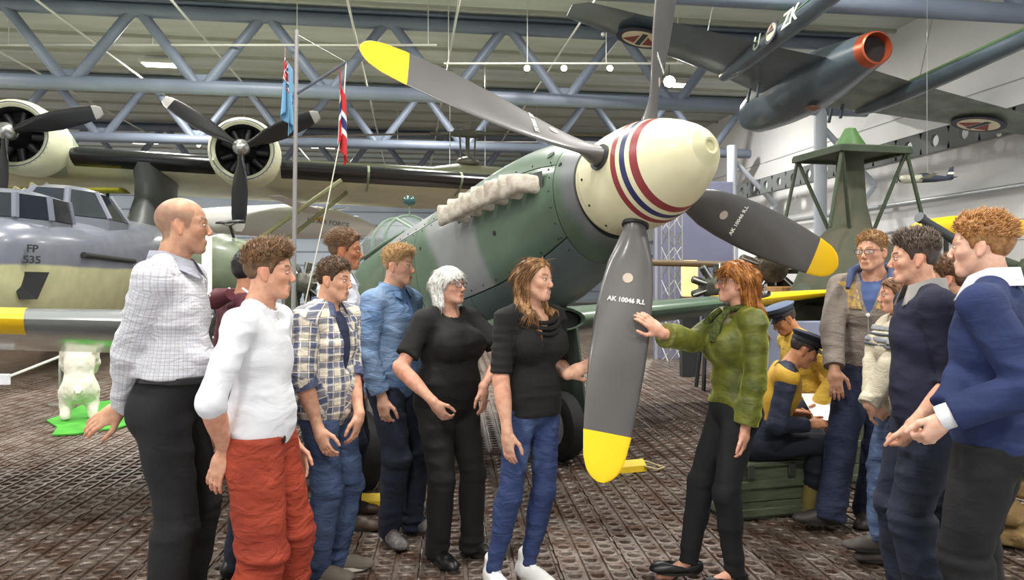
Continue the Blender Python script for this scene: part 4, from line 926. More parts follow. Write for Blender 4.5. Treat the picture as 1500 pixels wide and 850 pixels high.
def person(label, H, loc, yaw, sp, group='museum visitors around the propeller', cat='person', name='person'):
    rng = np.random.RandomState(sp.get('seed', 1)); yaw = math.radians(yaw)+math.atan2(-loc[0], loc[1])   # yaw is given as seen along the line of sight
    root = empty(name, (loc[0], loc[1], loc[2] if len(loc) > 2 else 0), yaw, label, cat, group)
    Rw = rz(yaw); off = V3((loc[0], loc[1], loc[2] if len(loc) > 2 else 0))
    loc_ = lambda p: (V3(p)-off)@Rw            # world -> local
    wdir = lambda d: V3(d)@Rw
    fem = sp.get('sex') == 'f'; w = sp.get('w', 1.); dp = sp.get('dp', 1.); lean = sp.get('lean', .03)
    zs = sp.get('seat', None)
    hz = .525*H if zs is None else zs
    T = ry(lean); pel = V3((sp.get('px', 0.), 0, hz))
    def tp(x, y, z): return pel+T@V3((x*H, y*H, (z-.525)*H))
    sh = sp.get('sh', 1. if not fem else .9)
    TOR = [('e',tp(-.004,0,.535),(.060*H*dp,(.086 if not fem else .093)*H*w,.072*H),T,0), ('e',tp(.002,0,.615),(.055*H*dp,(.076 if not fem else .067)*H*w,.088*H),T,.03),
           ('e',tp(.0,0,.715),(.060*H*dp,.086*H*w*sh,.100*H),T,.035), ('c',tp(-.008,-.060*sh,.787),tp(-.008,.060*sh,.787),.036*H,.036*H,.035)]
    for s in (1,-1):
        TOR += [('c',tp(-.014,s*.03,.832),tp(-.010,s*.100*sh,.803),.019*H,.029*H,.028), ('e',tp(-.026,s*.040,.515),(.042*H*dp,.044*H*w,.052*H),T,.03)]
        if fem: TOR += [('e',tp(.052*dp,s*.043,.728),(.030*H*sp.get('bust',1),.040*H*sp.get('bust',1),.043*H),T,.055)]
    if sp.get('belly'): TOR.append(('e',tp(.03,0,.60),(.055*H*sp['belly'],.08*H*w,.08*H),T,.04))
    # head
    k = .13*H/.228*sp.get('head', .935); hy, hp, hr = [math.radians(a) for a in sp.get('look', (0,0,0))]
    piv = tp(-.008,0,.876)+T@V3((.006*H,0,0)); Hd = rz(hy)@ry(lean*.3+hp)@rx(hr)
    O = piv-Hd@V3((-.022,0,-.078))*k
    HP = head_prims(fem, sp.get('jaw', 1.), sp.get('nose', 1.)); nr = (.0315 if not fem else .0265)*H*sp.get('neck', 1.)
    NECK = ('c',tp(-.014,0,.82),O+Hd@V3((-.022,0,-.055))*k,nr*1.12,nr,.02)
    def f_head(p):
        d = field(HP, (p-O)@Hd/k)*k
        d = smin(d, d_cone(p, NECK[1], NECK[2], NECK[3], NECK[4]), .022)
        for s in (1,-1): d = smin(d, d_cone(p, tp(-.02,s*.016,.846), tp(-.014,s*.07*sh,.815), .016*H, .013*H), .03)
        d = smin(d, d_ell(p, tp(.0,0,.735), (.052*H*dp,.076*H*sh,.092*H), T), .035)
        if fem:
            for s in (1,-1): d = smin(d, d_ell(p, tp(.050*dp,s*.043,.728), (.024*H,.03*H,.03*H), T), .025)
        zc = tp(0,0,.74)[2]
        return np.maximum(d, zc-p[:,2])
    lo = np.minimum(O-.16*k, tp(0,0,.735)-.13*H); hi = np.maximum(O+.16*k, tp(0,0,.735)+.13*H); lo[2] = tp(0,0,.735)[2]
    v, F = sdf_mesh(f_head, lo, hi, sp.get('hres', .0046)); vs, Fs = [v], [F]
    sk = L3(sp.get('skin', (212,164,138))); col = np.tile(sk, (len(v),1))
    q = (v-O)@Hd/k; ay = abs(q[:,1])
    def blend(mask, c, a): 
        m_ = (np.clip(mask, 0, 1)*a)[:,None]; col[:] = col*(1-m_)+np.asarray(c)*m_
    red = sk*np.array([1.0,.72,.68])
    blend(1-np.linalg.norm(np.stack([q[:,0]-.06, ay-.04, q[:,2]+.028],1), axis=1)/.032, red, .55)
    blend(1-np.linalg.norm((q-np.array([.108,0,-.028]))/1, axis=1)/.024, red, .5)
    blend((ay > .072)*(q[:,2] < .03)*(q[:,2] > -.04)*(abs(q[:,0]+.008) < .03)*1., red, .45)
    if sp.get('stubble'): blend((q[:,0] > -.01)*np.clip((-.03-q[:,2])/.02,0,1)*np.clip((.075-ay)/.02,0,1)*(q[:,2] > -.115), L3(sp['stubble']), .28)
    lipc = L3(sp.get('lip', (176,96,88)))
    lz = q[:,2]+.066-.0*ay; blend(np.clip((.0095-abs(lz))/.004,0,1)*np.clip((.023-ay)/.004,0,1)*(q[:,0] > .07), lipc, .6)
    blend(np.clip((.0022-abs(lz+.0005))/.0015,0,1)*np.clip((.022-ay)/.004,0,1)*(q[:,0] > .07), L3((96,46,42)), .6)
    if sp.get('smile'): blend(np.clip((.0035-abs(lz-.0002))/.001,0,1)*np.clip((.014-ay)/.004,0,1)*(q[:,0] > .07), L3((226,220,210)), .9)
    bz = .0275+.006*np.sin(np.clip((ay-.012)/.04,0,1)*PI*.8)*(1.0); blend(np.clip((.0060-abs(q[:,2]-bz))/.002,0,1)*np.clip((ay-.009)/.004,0,1)*np.clip((.052-ay)/.006,0,1)*(q[:,0] > .05), L3(sp.get('brow', (84,58,40))), .92)
    blend(np.clip((.0036-abs(q[:,2]-.0118))/.0018,0,1)*(abs(ay-.031) < .0145)*(q[:,0] > .066), L3((56,36,30)), .8)
    if 'buzz' in sp:
        hl = np.interp(q[:,0], [-.13,-.07,-.045,-.036,.010,.014,.03,.045,.06], [-.07,-.066,-.05,.01,.01,-.02,-.015,.03,.06]); tpz = np.interp(q[:,0], [-.12,-.08,-.03,.03,.06], [.16,.12,.088,.078,.07])
        blend(np.clip((q[:,2]-hl)/.012,0,1)*np.clip((tpz-q[:,2])/.03,0,1)*(q[:,0] < .05), L3(sp['buzz']), .62)
    cols = [col]
    # arms
    ul, fl, hs = .176*H, .150*H, .106*H*(1 if not fem else .95); J = {}
    for side, s in (('R',-1),('L',1)):
        S = tp(-.010, s*.106*sh, .803); a = sp.get('arm'+side, {})
        tgt = a.get('w')
        if tgt is None: Wt = S+V3((.02*H, s*.045*H, -.318*H))
        elif tgt[0] == 'px': Wt = loc_(at(*tgt[1:]))
        else: Wt = pel+V3(tgt[1:])
        pole = wdir(a['pole']) if 'pole' in a else V3((-1, s*.35, 0))
        E_, Wr = ik(S, Wt, ul, fl, pole)
        hd = wdir(a['hd']) if 'hd' in a else unit(Wr-E_)+V3((.12,0,0)); hn = wdir(a['hn']) if 'hn' in a else V3((-.25,-s,0))
        hps = hand_prims(Wr+unit(hd)*.012, hd, hn, side, hs, a.get('curl',.35), a.get('spread',0.), a.get('thumb',.45))
        AP = [('c',S,E_,.0275*H*(1 if not fem else .9),.0222*H,.03), ('c',E_,Wr,.0222*H*(1 if not fem else .92),.0158*H,.02), ('e',E_+(Wr-E_)*.28,(.075*H,.0243*H,.0243*H),np.stack([unit(Wr-E_), *[V3(x) for x in frame_of(Wr-E_)[:2]]],1),.02)]
        J[side] = (S, E_, Wr, AP)
        if a.get('hide'): continue
        sl = sp.get('sleeve', 1.)
        prm = (AP if sl < .95 else [('c',E_+(Wr-E_)*.55,Wr,.0215*H,.0158*H,.02)])+hps
        v, F = sdf_mesh(lambda p: field(prm, p), *bounds(prm, .012), .0044)
        n0 = sum(len(x) for x in vs); vs.append(v); Fs.append(F+n0)
        c = np.tile(sk, (len(v),1)); tipm = np.clip((np.linalg.norm(v-Wr,axis=1)-.55*hs)/(.4*hs),0,1)[:,None]*.35; cols.append(c*(1-tipm)+red*tipm)
    # legs
    G = {}
    for side, s in (('R',-1),('L',1)):
        hip = pel+V3((0, s*.048*H*w, -.012*H)); an = sp.get('ank'+side, (0., s*.085*H/1.0)); 
        if an[0] == 'px': A_ = loc_(at(an[1], HOR, an[2])); A_[2] = .045*H
        else: A_ = V3((an[0], an[1], an[2] if len(an) > 2 else .045*H))
        K, A_ = ik(hip, A_, .240*H, .237*H, sp.get('knee'+side, (1, s*.12, 0)))
        G[side] = (hip, K, A_, math.radians(sp.get('foot'+side, s*10)))
    LEG = []
    for side in 'RL':
        hip, K, A_, fy = G[side]; lw = sp.get('legw', 1.)
        LEG += [('c',hip,K,.046*H*w*lw,.031*H*lw,.03), ('c',K,A_,.030*H*lw,.022*H,.02)]
    prm = TOR+LEG
    v, F = sdf_mesh(lambda p: field(prm, p, -.006), *bounds(prm, .03), .02)
    n0 = sum(len(x) for x in vs); vs.append(v); Fs.append(F+n0); cols.append(np.tile(sk, (len(v),1)))
    if sp.get('barefeet'):
        for side in 'RL':
            hip, K, A_, fy = G[side]; f = V3((math.cos(fy), math.sin(fy), 0)); b0 = V3((A_[0], A_[1], 0))
            fp = [('c',A_+V3((0,0,.09)),A_,.03,.027,.01), ('c',A_-f*.02,b0+f*.10+V3((0,0,.035)),.032,.026,.02), ('c',b0+f*.10+V3((0,0,.03)),b0+f*.15+V3((0,0,.02)),.026,.018,.02)]
            v, F = sdf_mesh(lambda p: field(fp, p), *bounds(fp, .01), .006); n0 = sum(len(x) for x in vs); vs.append(v); Fs.append(F+n0); cols.append(np.tile(sk, (len(v),1)))
    me = np_mesh('body', np.concatenate(vs), np.concatenate(Fs)); vpaint(me, np.concatenate(cols)); body = link_mesh('body', me, m_skin, root)
    # eyes
    for s in (1,-1):
        e = MB(); c = O+Hd@(V3((.0792,s*.0315,.0050))*k); Rm_ = Matrix(Hd.tolist())
        e.ell(c, (.0100*k,.0118*k,.0052*k), Rm_, 12, 8); e.cur = 1; e.ell(c+Hd@V3((.0066,.0004,.0))*k, (.0040*k,.0058*k,.0050*k), Rm_, 10, 6); e.cur = 2; e.ell(c+Hd@V3((.0088,.0005,.0))*k, (.0022*k,.0032*k,.0032*k), Rm_, 8, 5)
        e.build('eye', (m_eyew, m_iris, m_pup), root)
    ctx = dict(root=root, H=H, tp=tp, T=T, pel=pel, TOR=TOR, J=J, LEG=LEG, G=G, O=O, Hd=Hd, k=k, NECK=NECK, nr=nr, sh=sh, w=w, fem=fem, rng=rng, sp=sp, loc_=loc_, wdir=wdir)
    return ctx
def plane(pt, n): pt, n = V3(pt), unit(n); return lambda p: (p-pt)@n
def cloth_uv(ctx, v, legs=False):
    """coordinates along and around whichever limb the cloth hangs on"""
    T, pel = ctx['T'], ctx['pel']; q = (v-pel)@T; best = np.full(len(v), .0); uv = np.stack([np.arctan2(q[:,1], q[:,0])*.155, q[:,2]], 1)
    dt = field(ctx['TOR'], v)-.01
    bones = [(ctx['J'][s][0], ctx['J'][s][1], ctx['J'][s][2]) for s in 'RL'] if not legs else []
    for S, E_, W_ in bones:
        for a, b, v0 in ((S, E_, 0.), (E_, W_, np.linalg.norm(E_-S))):
            ba = b-a; L_ = np.linalg.norm(ba); u = ba/L_; t = np.clip((v-a)@u, 0, L_); c = v-a-t[:,None]*u; d = np.linalg.norm(c, axis=1)-.05
            x = unit(np.cross(u, (0,1,0))); y = np.cross(u, x); m_ = d < dt
            uv[m_] = np.stack([np.arctan2(c@y, c@x)*.055, -t-v0], 1)[m_]; dt = np.minimum(dt, d)
    return uv
def garment(ctx, name, mat, prims, off, cuts, h=.0078, wr=(.005,(8,8,20)), uv=False, extra=None, parent=None, base=None):
    amp, fr = wr; fr = V3(fr); so = ctx['rng'].rand(3)*31
    def f(p):
        d = base(p) if base else field(prims, p, off)
        if amp:
            n_ = vnoise(p*fr+so); d = d-amp*(1-4*abs(n_))*1.0-amp*.6*vnoise(p*fr*2.3+so[::-1])
        if extra: d = extra(p, d)
        for c in cuts: d = smax(d, c(p), .006)
        return d
    lo, hi = bounds(prims, off+.03)
    v, F = sdf_mesh(f, lo, hi, h); me = np_mesh(name, v, F)
    if uv: vuv(me, cloth_uv(ctx, v))
    return link_mesh(name, me, mat, parent or ctx['root'])
def top(ctx, mat, off=.012, hem=.49, sleeve=1., sleeve_off=.012, neck=1.18, nz=0., wr=(.0045,(9,9,22)), name='shirt', uv=False, loose=0., vneck=None, cuff=None, flare=0., noarm=False, front=None, h=.0078, sleeveL=None):
    H, tp, T = ctx['H'], ctx['tp'], ctx['T']; P = list(ctx['TOR'])
    cuts = [plane(tp(0,0,hem), T@V3((0,0,-1)))]
    if loose: P.append(('e',tp(.002,0,.575),(.060*H*(1+loose),.086*H*ctx['w']*(1+loose),.11*H),T,.03))
    P.append(('c',tp(-.014,0,.80),tp(-.012,0,.830),ctx['nr']*1.2,ctx['nr']*1.02,.025))
    arms = []; hemp = cuts.pop()
    for s in 'RL':
        S, E_, W_, AP = ctx['J'][s]; o = sleeve_off; sl = sleeve if s == 'R' or sleeveL is None else sleeveL
        if sl <= .5:
            e = S+(E_-S)*(sl/.5); arms.append(([('c',S,e+(e-S)*.05,.0275*H+o,.026*H+o,.028)], e, unit(e-S)))
        else:
            t = (sl-.5)/.5; e = E_+(W_-E_)*t; r2 = (.0235+(.0168-.0235)*t)*H+o+flare
            arms.append(([('c',S,E_,.0275*H+o,.0235*H+o,.028), ('c',E_,e+(e-E_)*.05,.0235*H+o,r2,.018)], e, unit(e-E_)))
    def base(p):
        d = smax(field(P, p, off), hemp(p), .006)
        for ap, e, u in arms: d = smin(d, smax(field(ap, p, .003), (p-e)@u, .005), .02)
        return d
    def extra(p, d):
        n1, n2 = ctx['NECK'][1], ctx['NECK'][2]
        d = smax(d, -d_cone(p, n1+V3((.002,0,nz)), n2+V3((.002,0,.02)), ctx['nr']*neck, ctx['nr']*neck*1.03), .006)
        if vneck is not None: d = smax(d, -vneck(p), .006)
        return d
    o = garment(ctx, name, mat, P+[q for ap, e, u in arms for q in ap], off, cuts, h=h, wr=wr, uv=uv, extra=extra, base=base)
    if cuff:
        for s in 'RL':
            S, E_, W_, AP = ctx['J'][s]
            t = (sleeve-.5)/.5; e = E_+(W_-E_)*t if sleeve > .5 else S+(E_-S)*sleeve/.5; u = unit(W_-E_ if sleeve > .5 else E_-S)
            r = ((.0235+(.0168-.0235)*t) if sleeve > .5 else .027)*H+sleeve_off+.006
            MB().tube([e-u*cuff[1], e-u*cuff[1]*.5, e+u*.004], [r*1.04, r*1.07, r*1.02], 20).build('cuff', cuff[0], o)
    return o
def trousers(ctx, mat, off=.014, waist=.60, legw=1., hem=.03, wr=(.005,(9,9,16)), taper=.75, name='trousers', h=.0085, bunch=.010):
    H, tp, T = ctx['H'], ctx['tp'], ctx['T']; P = [p for p in ctx['TOR'][:2]]+([ctx['TOR'][-1]] if ctx['sp'].get('belly') else [])+[('e',tp(-.026,s*.040,.515),(.042*H,.045*H*ctx['w'],.052*H),T,.03) for s in (1,-1)]
    A = []; cuts = []
    cuts.append(plane(tp(0,0,waist), T@V3((0,0,1)) if ctx['sp'].get('seat') is None else ry(-.5)@V3((0,0,1))))
    for s in 'RL':
        hip, K, an, fy = ctx['G'][s]; e = an+(an-K)/np.linalg.norm(an-K)*(.045*H-hem)
        P += [('c',hip,K,.048*H*ctx['w']*legw,.033*H*legw,.025), ('c',K,e,.033*H*legw,.034*H*legw*taper,.02), ('e',K+(an-K)*.28+V3((-.01*H,0,0)),(.028*H*legw,.029*H*legw,.08*H),None,.025)]
        A.append((e, unit(an-K), K))
    def extra(p, d):
        for e, u, K in A:
            t = (p-e)@u; r = np.linalg.norm(p-e-np.outer(t, u), axis=1); m_ = (r < .13) & (t > -.02) & (t < .12); d = np.where(m_, np.maximum(d, t), d)
            if bunch:
                b = np.exp(-((t+.05)/.075)**2)*(r < .13)+.55*np.exp(-(((p-K)@u)/.07)**2)*(np.linalg.norm(p-K, axis=1) < .14)
                d = d-bunch*b*(vnoise(np.stack([p[:,0]*7, p[:,1]*7, p[:,2]*34],1)+3)*2)
        return d
    return garment(ctx, name, mat, P, off, cuts, h=h, wr=wr, extra=extra)
def belt(ctx, mat, z=.60, off=.018, hh=.02):
    H, tp, T = ctx['H'], ctx['tp'], ctx['T']
    o = garment(ctx, 'belt', mat, ctx['TOR'][:2]+([ctx['TOR'][-1]] if ctx['sp'].get('belly') else []), off, [plane(tp(0,0,z)+T@V3((0,0,hh)), T@V3((0,0,1))), plane(tp(0,0,z)-T@V3((0,0,hh)), T@V3((0,0,-1)))], h=.007, wr=(0,(1,1,1)))
    return o
def shoes(ctx, mat, sole_mat, style='shoe', L_=None, lace=None):
    H = ctx['H']; L_ = (L_ or .152*H)
    for s in 'RL':
        hip, K, an, fy = ctx['G'][s]; f = V3((math.cos(fy), math.sin(fy), 0)); l = V3((-f[1], f[0], 0)); z0 = an[2]-.045*H; b0 = V3((an[0], an[1], z0)); R = np.stack([f, l, V3((0,0,1))],1); q = L_/.27
        A = lambda x, y, z: b0+(f*x+l*y)*q+V3((0,0,z*q))
        up = V3((0,0,1))
        P = [('e',A(.09,0,.028),(.105*q,.047*q,.040*q),R,0), ('e',A(-.03,0,.04),(.05*q,.038*q,.05*q),R,.03), ('e',A(.16,.0,.022),(.055*q,.045*q,.030*q),R,.02)]
        if style in ('shoe','high'): P.append(('c',A(-.015,0,.05),A(.0 if style == 'shoe' else -.012,0,.085 if style == 'shoe' else .14),.040*q,.040*q,.03)); P.append(('c',A(.0,0,.07),A(.10,0,.05),.032*q,.026*q,.03))
        cuts = [plane(b0+V3((0,0,.012)), (0,0,-1))]
        if style == 'pump': cuts.append(lambda p: -d_ell(p, A(.03,0,.085), (.105*q,.036*q,.062*q), R))
        o = garment(ctx, 'shoe', mat, P, 0., cuts, h=.0055, wr=(.0012,(22,22,22)))
        pts = [(.222*math.cos(t)*.55+.062, .05*math.sin(t)*(1.0 if math.cos(t) > -.2 else .82)) for t in [2*PI*i/28 for i in range(28)]]
        mb = MB(); Rm_ = Matrix(R.tolist())
        mb.prism([(x*q, y*q) for x, y in pts], .022 if style != 'pump' else .012, tuple(b0+V3((0,0,.012 if style != 'pump' else .007))), Rm_); mb.build('sole', sole_mat, o)
        if lace:
            lb = MB()
            for i in range(4):
                c = A(.045+i*.022,0,.094-i*.0115); lb.tube([c-l*.026*q-up*.006, c+up*.004, c+l*.026*q-up*.006], .0035, 5)
            lb.build('laces', lace, o)
def hair_short(ctx, col, top_t=.018, side_t=.006, amp=.008, fr=(45,45,30), col2=None, quiff=0., n=900, slen=.02, flow=(.35,0,.2), back=.0, hairline=None, sw=.0018, lift=.45):
    O, Hd, k, rng = ctx['O'], ctx['Hd'], ctx['k'], ctx['rng']; hl = hairline or HZL; X, Z = zip(*hl); so = rng.rand(3)*30
    def f(p):
        q = (p-O)@Hd/k; zt = np.clip((q[:,2]-.05)/.05, 0, 1); t = side_t*.6+(top_t*.8-side_t*.6)*zt+quiff*np.clip((q[:,0]-.02)/.06,0,1)*zt+back*np.clip((-q[:,0]-.05)/.05,0,1)
        ed = np.clip((q[:,2]-np.interp(q[:,0], X, Z))/.030, 0, 1)**.6; d = d_ell(q, (-.012,0,.036), (.098,.077,.084))-(t*ed+.0008)
        d = d-amp*vnoise(q*V3(fr)*1.0+so)*2*(.12+.88*zt)-amp*.5*vnoise(q*V3(fr)*2.4+so)*2*(.15+.85*zt)
        m_ = (np.interp(q[:,0], X, Z)-q[:,2])*.75
        return smax(d, m_, .006)*k
    lo = O-.17*k; hi = O+.17*k
    v, F = sdf_mesh(f, lo, hi, .0046); c1 = L3(col); c2 = L3(col2 or [min(255, x*1.45+14) for x in col])
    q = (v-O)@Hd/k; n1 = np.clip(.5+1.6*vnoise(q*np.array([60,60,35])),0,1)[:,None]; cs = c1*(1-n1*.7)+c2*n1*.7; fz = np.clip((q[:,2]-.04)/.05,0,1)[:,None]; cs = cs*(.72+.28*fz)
    flw = Hd@V3(flow)
    def dirf(P, N, r):
        D = N*lift+flw+r.randn(len(P),3)*.16; D /= np.linalg.norm(D, axis=1)[:,None]; return D, np.tile(flw, (len(P),1))
    pick = (q[:,2] > .035)
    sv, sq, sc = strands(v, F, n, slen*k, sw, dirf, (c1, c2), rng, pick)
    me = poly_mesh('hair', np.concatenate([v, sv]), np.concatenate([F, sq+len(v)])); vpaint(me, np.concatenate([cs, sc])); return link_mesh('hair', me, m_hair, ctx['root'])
def hair_long(ctx, col, col2, cap_t, locks, hairline, n=1600, slen=.09, amp=.006, fr=(38,38,9), down=(-.1,0,-1), bangs=False, sw=.0022):
    """cap on the skull plus hanging locks given in head coordinates: (a, b, ra, rb, k)"""
    O, Hd, k, rng = ctx['O'], ctx['Hd'], ctx['k'], ctx['rng']; X, Z = zip(*hairline); so = rng.rand(3)*30
    def f(p):
        q = (p-O)@Hd/k
        d = d_ell(q, (-.014,0,.036), (.098,.077,.084))-cap_t; d = smax(d, (np.interp(q[:,0], X, Z)-q[:,2])*.8, .006)
        for a, b, ra, rb, kk in locks: d = smin(d, d_cone(q, a, b, ra, rb), kk)
        d = smax(d, -d_ell(q, (.062,0,-.035), (.062,.055,.085)), .01)
        d = d-amp*vnoise(q*V3(fr)+so)*2-amp*.5*vnoise(q*V3(fr)*2.2+so)*2
        return d*k
    pts = np.array([l[0] for l in locks]+[l[1] for l in locks]+[(.12,.1,.16),(-.14,-.1,-.05)])
    W = pts@(Hd.T)*k+O; lo, hi = W.min(0)-.09, W.max(0)+.09
    v, F = sdf_mesh(f, lo, hi, .0052); c1, c2 = L3(col), L3(col2); q = (v-O)@Hd/k
    n1 = np.clip(.5+1.9*vnoise(q*np.array([70,70,14])),0,1)[:,None]; cs = c1*(1-n1)+c2*n1
    dn = Hd@V3(down)
    def dirf(P, N, r):
        q_ = (P-O)@Hd/k; upm = np.clip((q_[:,2]-.02)/.08,0,1)[:,None]; side_ = Hd@V3((0,1,0)); bk = Hd@V3((-1,0,0)); G_ = dn+upm*(np.sign(q_[:,1])[:,None]*side_*.9+np.where((q_[:,0:1] > .045) & bangs, -bk*1.1, bk*.7)); D = G_-N*(np.sum(N*G_,1))[:,None]*1.0+r.randn(len(P),3)*.05; D /= np.linalg.norm(D, axis=1)[:,None]; return D, np.tile(dn*.35, (len(P),1))
    sv, sq, sc = strands(v, F, n, slen*k, sw, dirf, (c1, c2), rng, None)
    me = poly_mesh('hair', np.concatenate([v, sv]), np.concatenate([F, sq+len(v)])); vpaint(me, np.concatenate([cs, sc])); return link_mesh('hair', me, m_hair, ctx['root'])
def collar(ctx, mat, parent, h1=.035, h2=.05, spread=.42, rr=1.36, open_=.22, up=0., pts=.03):
    H, tp, T, nr = ctx['H'], ctx['tp'], ctx['T'], ctx['nr']; c0 = tp(-.012,0,.842)+V3((0,0,up)); R0 = nr*rr; rows = [[],[],[],[]]; n = 33
    for i in range(n):
        a = open_+(2*PI-2*open_)*i/(n-1); fr = max(0, math.cos(a)); d = V3((math.cos(a), math.sin(a), 0)); dropf = -.028*H/1.75*fr*1.1
        for r_i, (rad_, z) in enumerate(((R0*.97, h1), (R0*1.04, h1+.004), (R0*(1.2+.12*fr)+pts*fr**3*1.0, h1-h2-pts*fr**4), (R0*(1.17+.12*fr)+pts*fr**3, h1-h2-.002-pts*fr**4))):
            rows[r_i].append(c0+T@(d*rad_*V3((1.06,1,1))+V3((0,0,z+dropf))))
    mb = MB(); mb.ring(rows, False); o = mb.build('collar', mat, parent, ang=60)
    md = o.modifiers.new('s', 'SOLIDIFY'); md.thickness = .004; return o
def front_line(ctx, prims_obj, mat, name, z0, z1, n, r, off=.022, yoff=0., tube=False, parent=None, z=None):
    """buttons or a zip down the front of the torso"""
    tp, T, H = ctx['tp'], ctx['T'], ctx['H']; out = []
    for i in range(n):
        zf = z0+(z1-z0)*i/max(1, n-1); p = tp(.2, yoff, zf)
        for it in range(30):
            d = field(ctx['TOR'], p[None], off)[0]
            if d < .001: break
            p = p-T@V3((d*.9,0,0))
        out.append(p)
    if tube: return MB().tube([tuple(p) for p in out], r, 6).build(name, mat, parent)
    mb_l = []
    for p in out:
        mb_l.append(MB().ell(p, (.003, r, r), Matrix(T.tolist()), 8, 5).build(name, mat, parent))
    return mb_l
def glasses(ctx, mat, w=.026, h=.016, z=.006, round_=False):
    O, Hd, k = ctx['O'], ctx['Hd'], ctx['k']; g = MB(); A = lambda x, y, zz: O+Hd@V3((x, y, zz))*k
    for s in (1,-1):
        pts = []
        for i in range(17):
            t = 2*PI*i/16; c, s_ = math.cos(t), math.sin(t); e = .6
            pts.append(A(.103-.010*abs(s*.033+w*c)/.05, s*.033+w*math.copysign(abs(c)**e, c), z-.002+h*math.copysign(abs(s_)**e, s_)))
        g.tube(pts, .0019*k, 6); g.tube([A(.094, s*(.033+w), z+.006), A(.05, s*.077, z+.008), A(-.005, s*.082, z+.006)], .0018*k, 6)
    g.tube([A(.103,-.008,z+.004), A(.107,0,z+.006), A(.103,.008,z+.004)], .0018*k, 6)
    go = g.build('glasses', mat, ctx['root'])
    for s in (1,-1):
        MB().ring([[A(.1005-.010*abs(s*.033+w*.95*math.cos(t))/.05+dx, s*.033+w*.95*math.cos(t), z-.002+h*.93*math.sin(t)) for t in [2*PI*i/16 for i in range(16)]] for dx in (0,.0008)]).build('lens', M('spectacle_lens', (235,240,242), .03, alpha=.12, spec=.8), go)
def X(px, d): return ((px-750)/FPX*d, d)
black_cloth = M('trousers_black', (19,19,22), .85, col2=(15,15,18), vscale=8, bump=.15, bscale=200, fold=0.2, fscale=7.)
denim_dark = M('denim_dark', (29,36,56), .85, col2=(20,26,42), vscale=7, bump=.2, bscale=220, fold=0.3, fscale=7.)
denim_mid = M('denim_mid', (74,92,126), .85, col2=(46,60,92), vscale=5, bump=.2, bscale=220, fold=0.55)
m_black = M('leather_black', (24,24,25), .38); m_sole_d = M('sole_dark', (40,38,36), .7); m_sole_w = M('sole_pale', (214,208,192), .7)
white_c = M('cotton_white', (224,225,230), .85, col2=(214,215,222), vscale=6, bump=.1, bscale=240, fold=0.3, fscale=7.)
# 1 tall man in the checked shirt
c = person('tall bald man in a pale checked shirt with black trousers and belt', 1.955, X(250,3.1), -20, dict(seed=1, w=1.0, dp=1.02, lean=.05, look=(12,-2,0), belly=1.0, jaw=1.04, skin=(206,158,130), stubble=(120,96,82), buzz=(112,92,80), brow=(120,90,66),
    armR=dict(w=('px',180,600,3.1), pole=(-.35,-1,.0), hd=(-.8,-.1,-.45), hn=(.1,.9,-.5), curl=.22), sleeve=1.))
chk = stripes_mat('check_pale', (206,206,212), [(0,.0145,.0035,0,(152,154,170),.5),(1,.0145,.0035,0,(152,154,170),.5),(0,.029,.003,.2,(186,168,160),.35),(1,.029,.003,.2,(186,168,160),.35)])
t = top(c, chk, off=.016, hem=.592, sleeve=1., sleeve_off=.016, uv=True, wr=(.007,(8,8,15)), loose=.12, name='checked_shirt')
collar(c, chk, t); front_line(c, t, M('button_white', (224,222,216), .4), 'button', .63, .815, 5, .006, off=.024+.012, parent=t)
trousers(c, black_cloth, off=.014, waist=.592, legw=1.02, taper=.95, wr=(.005,(7,7,9))); belt(c, m_black, .588, off=.026, hh=.018); shoes(c, m_black, m_sole_d)
# 2 boy in red trousers
c = person('boy in white long-sleeved top and rust red trousers with short brown hair', 1.735, X(380,2.95), -24, dict(seed=2, lean=.04, look=(12,0,0), skin=(214,162,136), brow=(92,64,44), w=.98, sleeve=.55, legw=1.,
    armR=dict(w=('px',330,660,2.80), pole=(-.22,-1,0), hd=(-.35,-.05,-.9), hn=(.3,.9,.1), curl=.3, spread=.12), ankR=(-.02,-.12), ankL=(.05,.13)))
t = top(c, white_c, off=.010, hem=.52, sleeve=.58, sleeve_off=.007, wr=(.0065,(7,7,15)), loose=.14, name='white_top')
rust = M('cotton_rust', (158,58,34), .8, col2=(138,46,26), vscale=6, bump=.15, bscale=200, fold=0.6)
t = trousers(c, rust, off=.018, waist=.545, legw=1.20, taper=1.0, wr=(.009,(7,7,11)), bunch=.02)
front_line(c, t, M('pocket_patch', (30,28,28), .7), 'pocket_label', .535, .535, 1, .016, off=.040, yoff=-.035, parent=t)
shoes(c, M('shoe_cream', (206,200,184), .7), m_sole_w)
hair_short(c, (92,64,42), top_t=.030, side_t=.008, amp=.010, quiff=.016, n=1500, slen=.022, flow=(.25,0,.5), lift=.6, col2=(150,112,74))
# 3 hooded sweatshirt, seen from behind
c = person('black-haired boy in maroon hooded top with white piping, partly hidden between two visitors', 1.74, X(360,3.68), 22, dict(seed=3, skin=(196,140,110), look=(-4,0,0), brow=(30,26,24)))
maroon = M('fleece_maroon', (88,38,48), .9, col2=(76,30,40), vscale=6)
t = top(c, maroon, off=.02, hem=.5, sleeve=1., sleeve_off=.02, name='hooded_top', loose=.06)
tpz = c['tp']; MB().tube([tpz(-.075,-.05,.855), tpz(-.10,0,.835), tpz(-.075,.05,.855), tpz(-.01,.07,.862)], [.03,.045,.03,.02], 12).build('hood', maroon, t)
for s in (-1,1): MB().tube([tpz(-.04,s*.05,.872), tpz(-.03,s*.08,.858), tpz(-.02,s*.125,.83), tpz(-.03,s*.152,.79)], .006, 8).build('white_piping', white_c, t)
trousers(c, denim_dark); shoes(c, m_black, m_sole_d)
hair_short(c, (26,22,21), top_t=.014, side_t=.010, amp=.004, n=700, slen=.012, col2=(52,46,44))
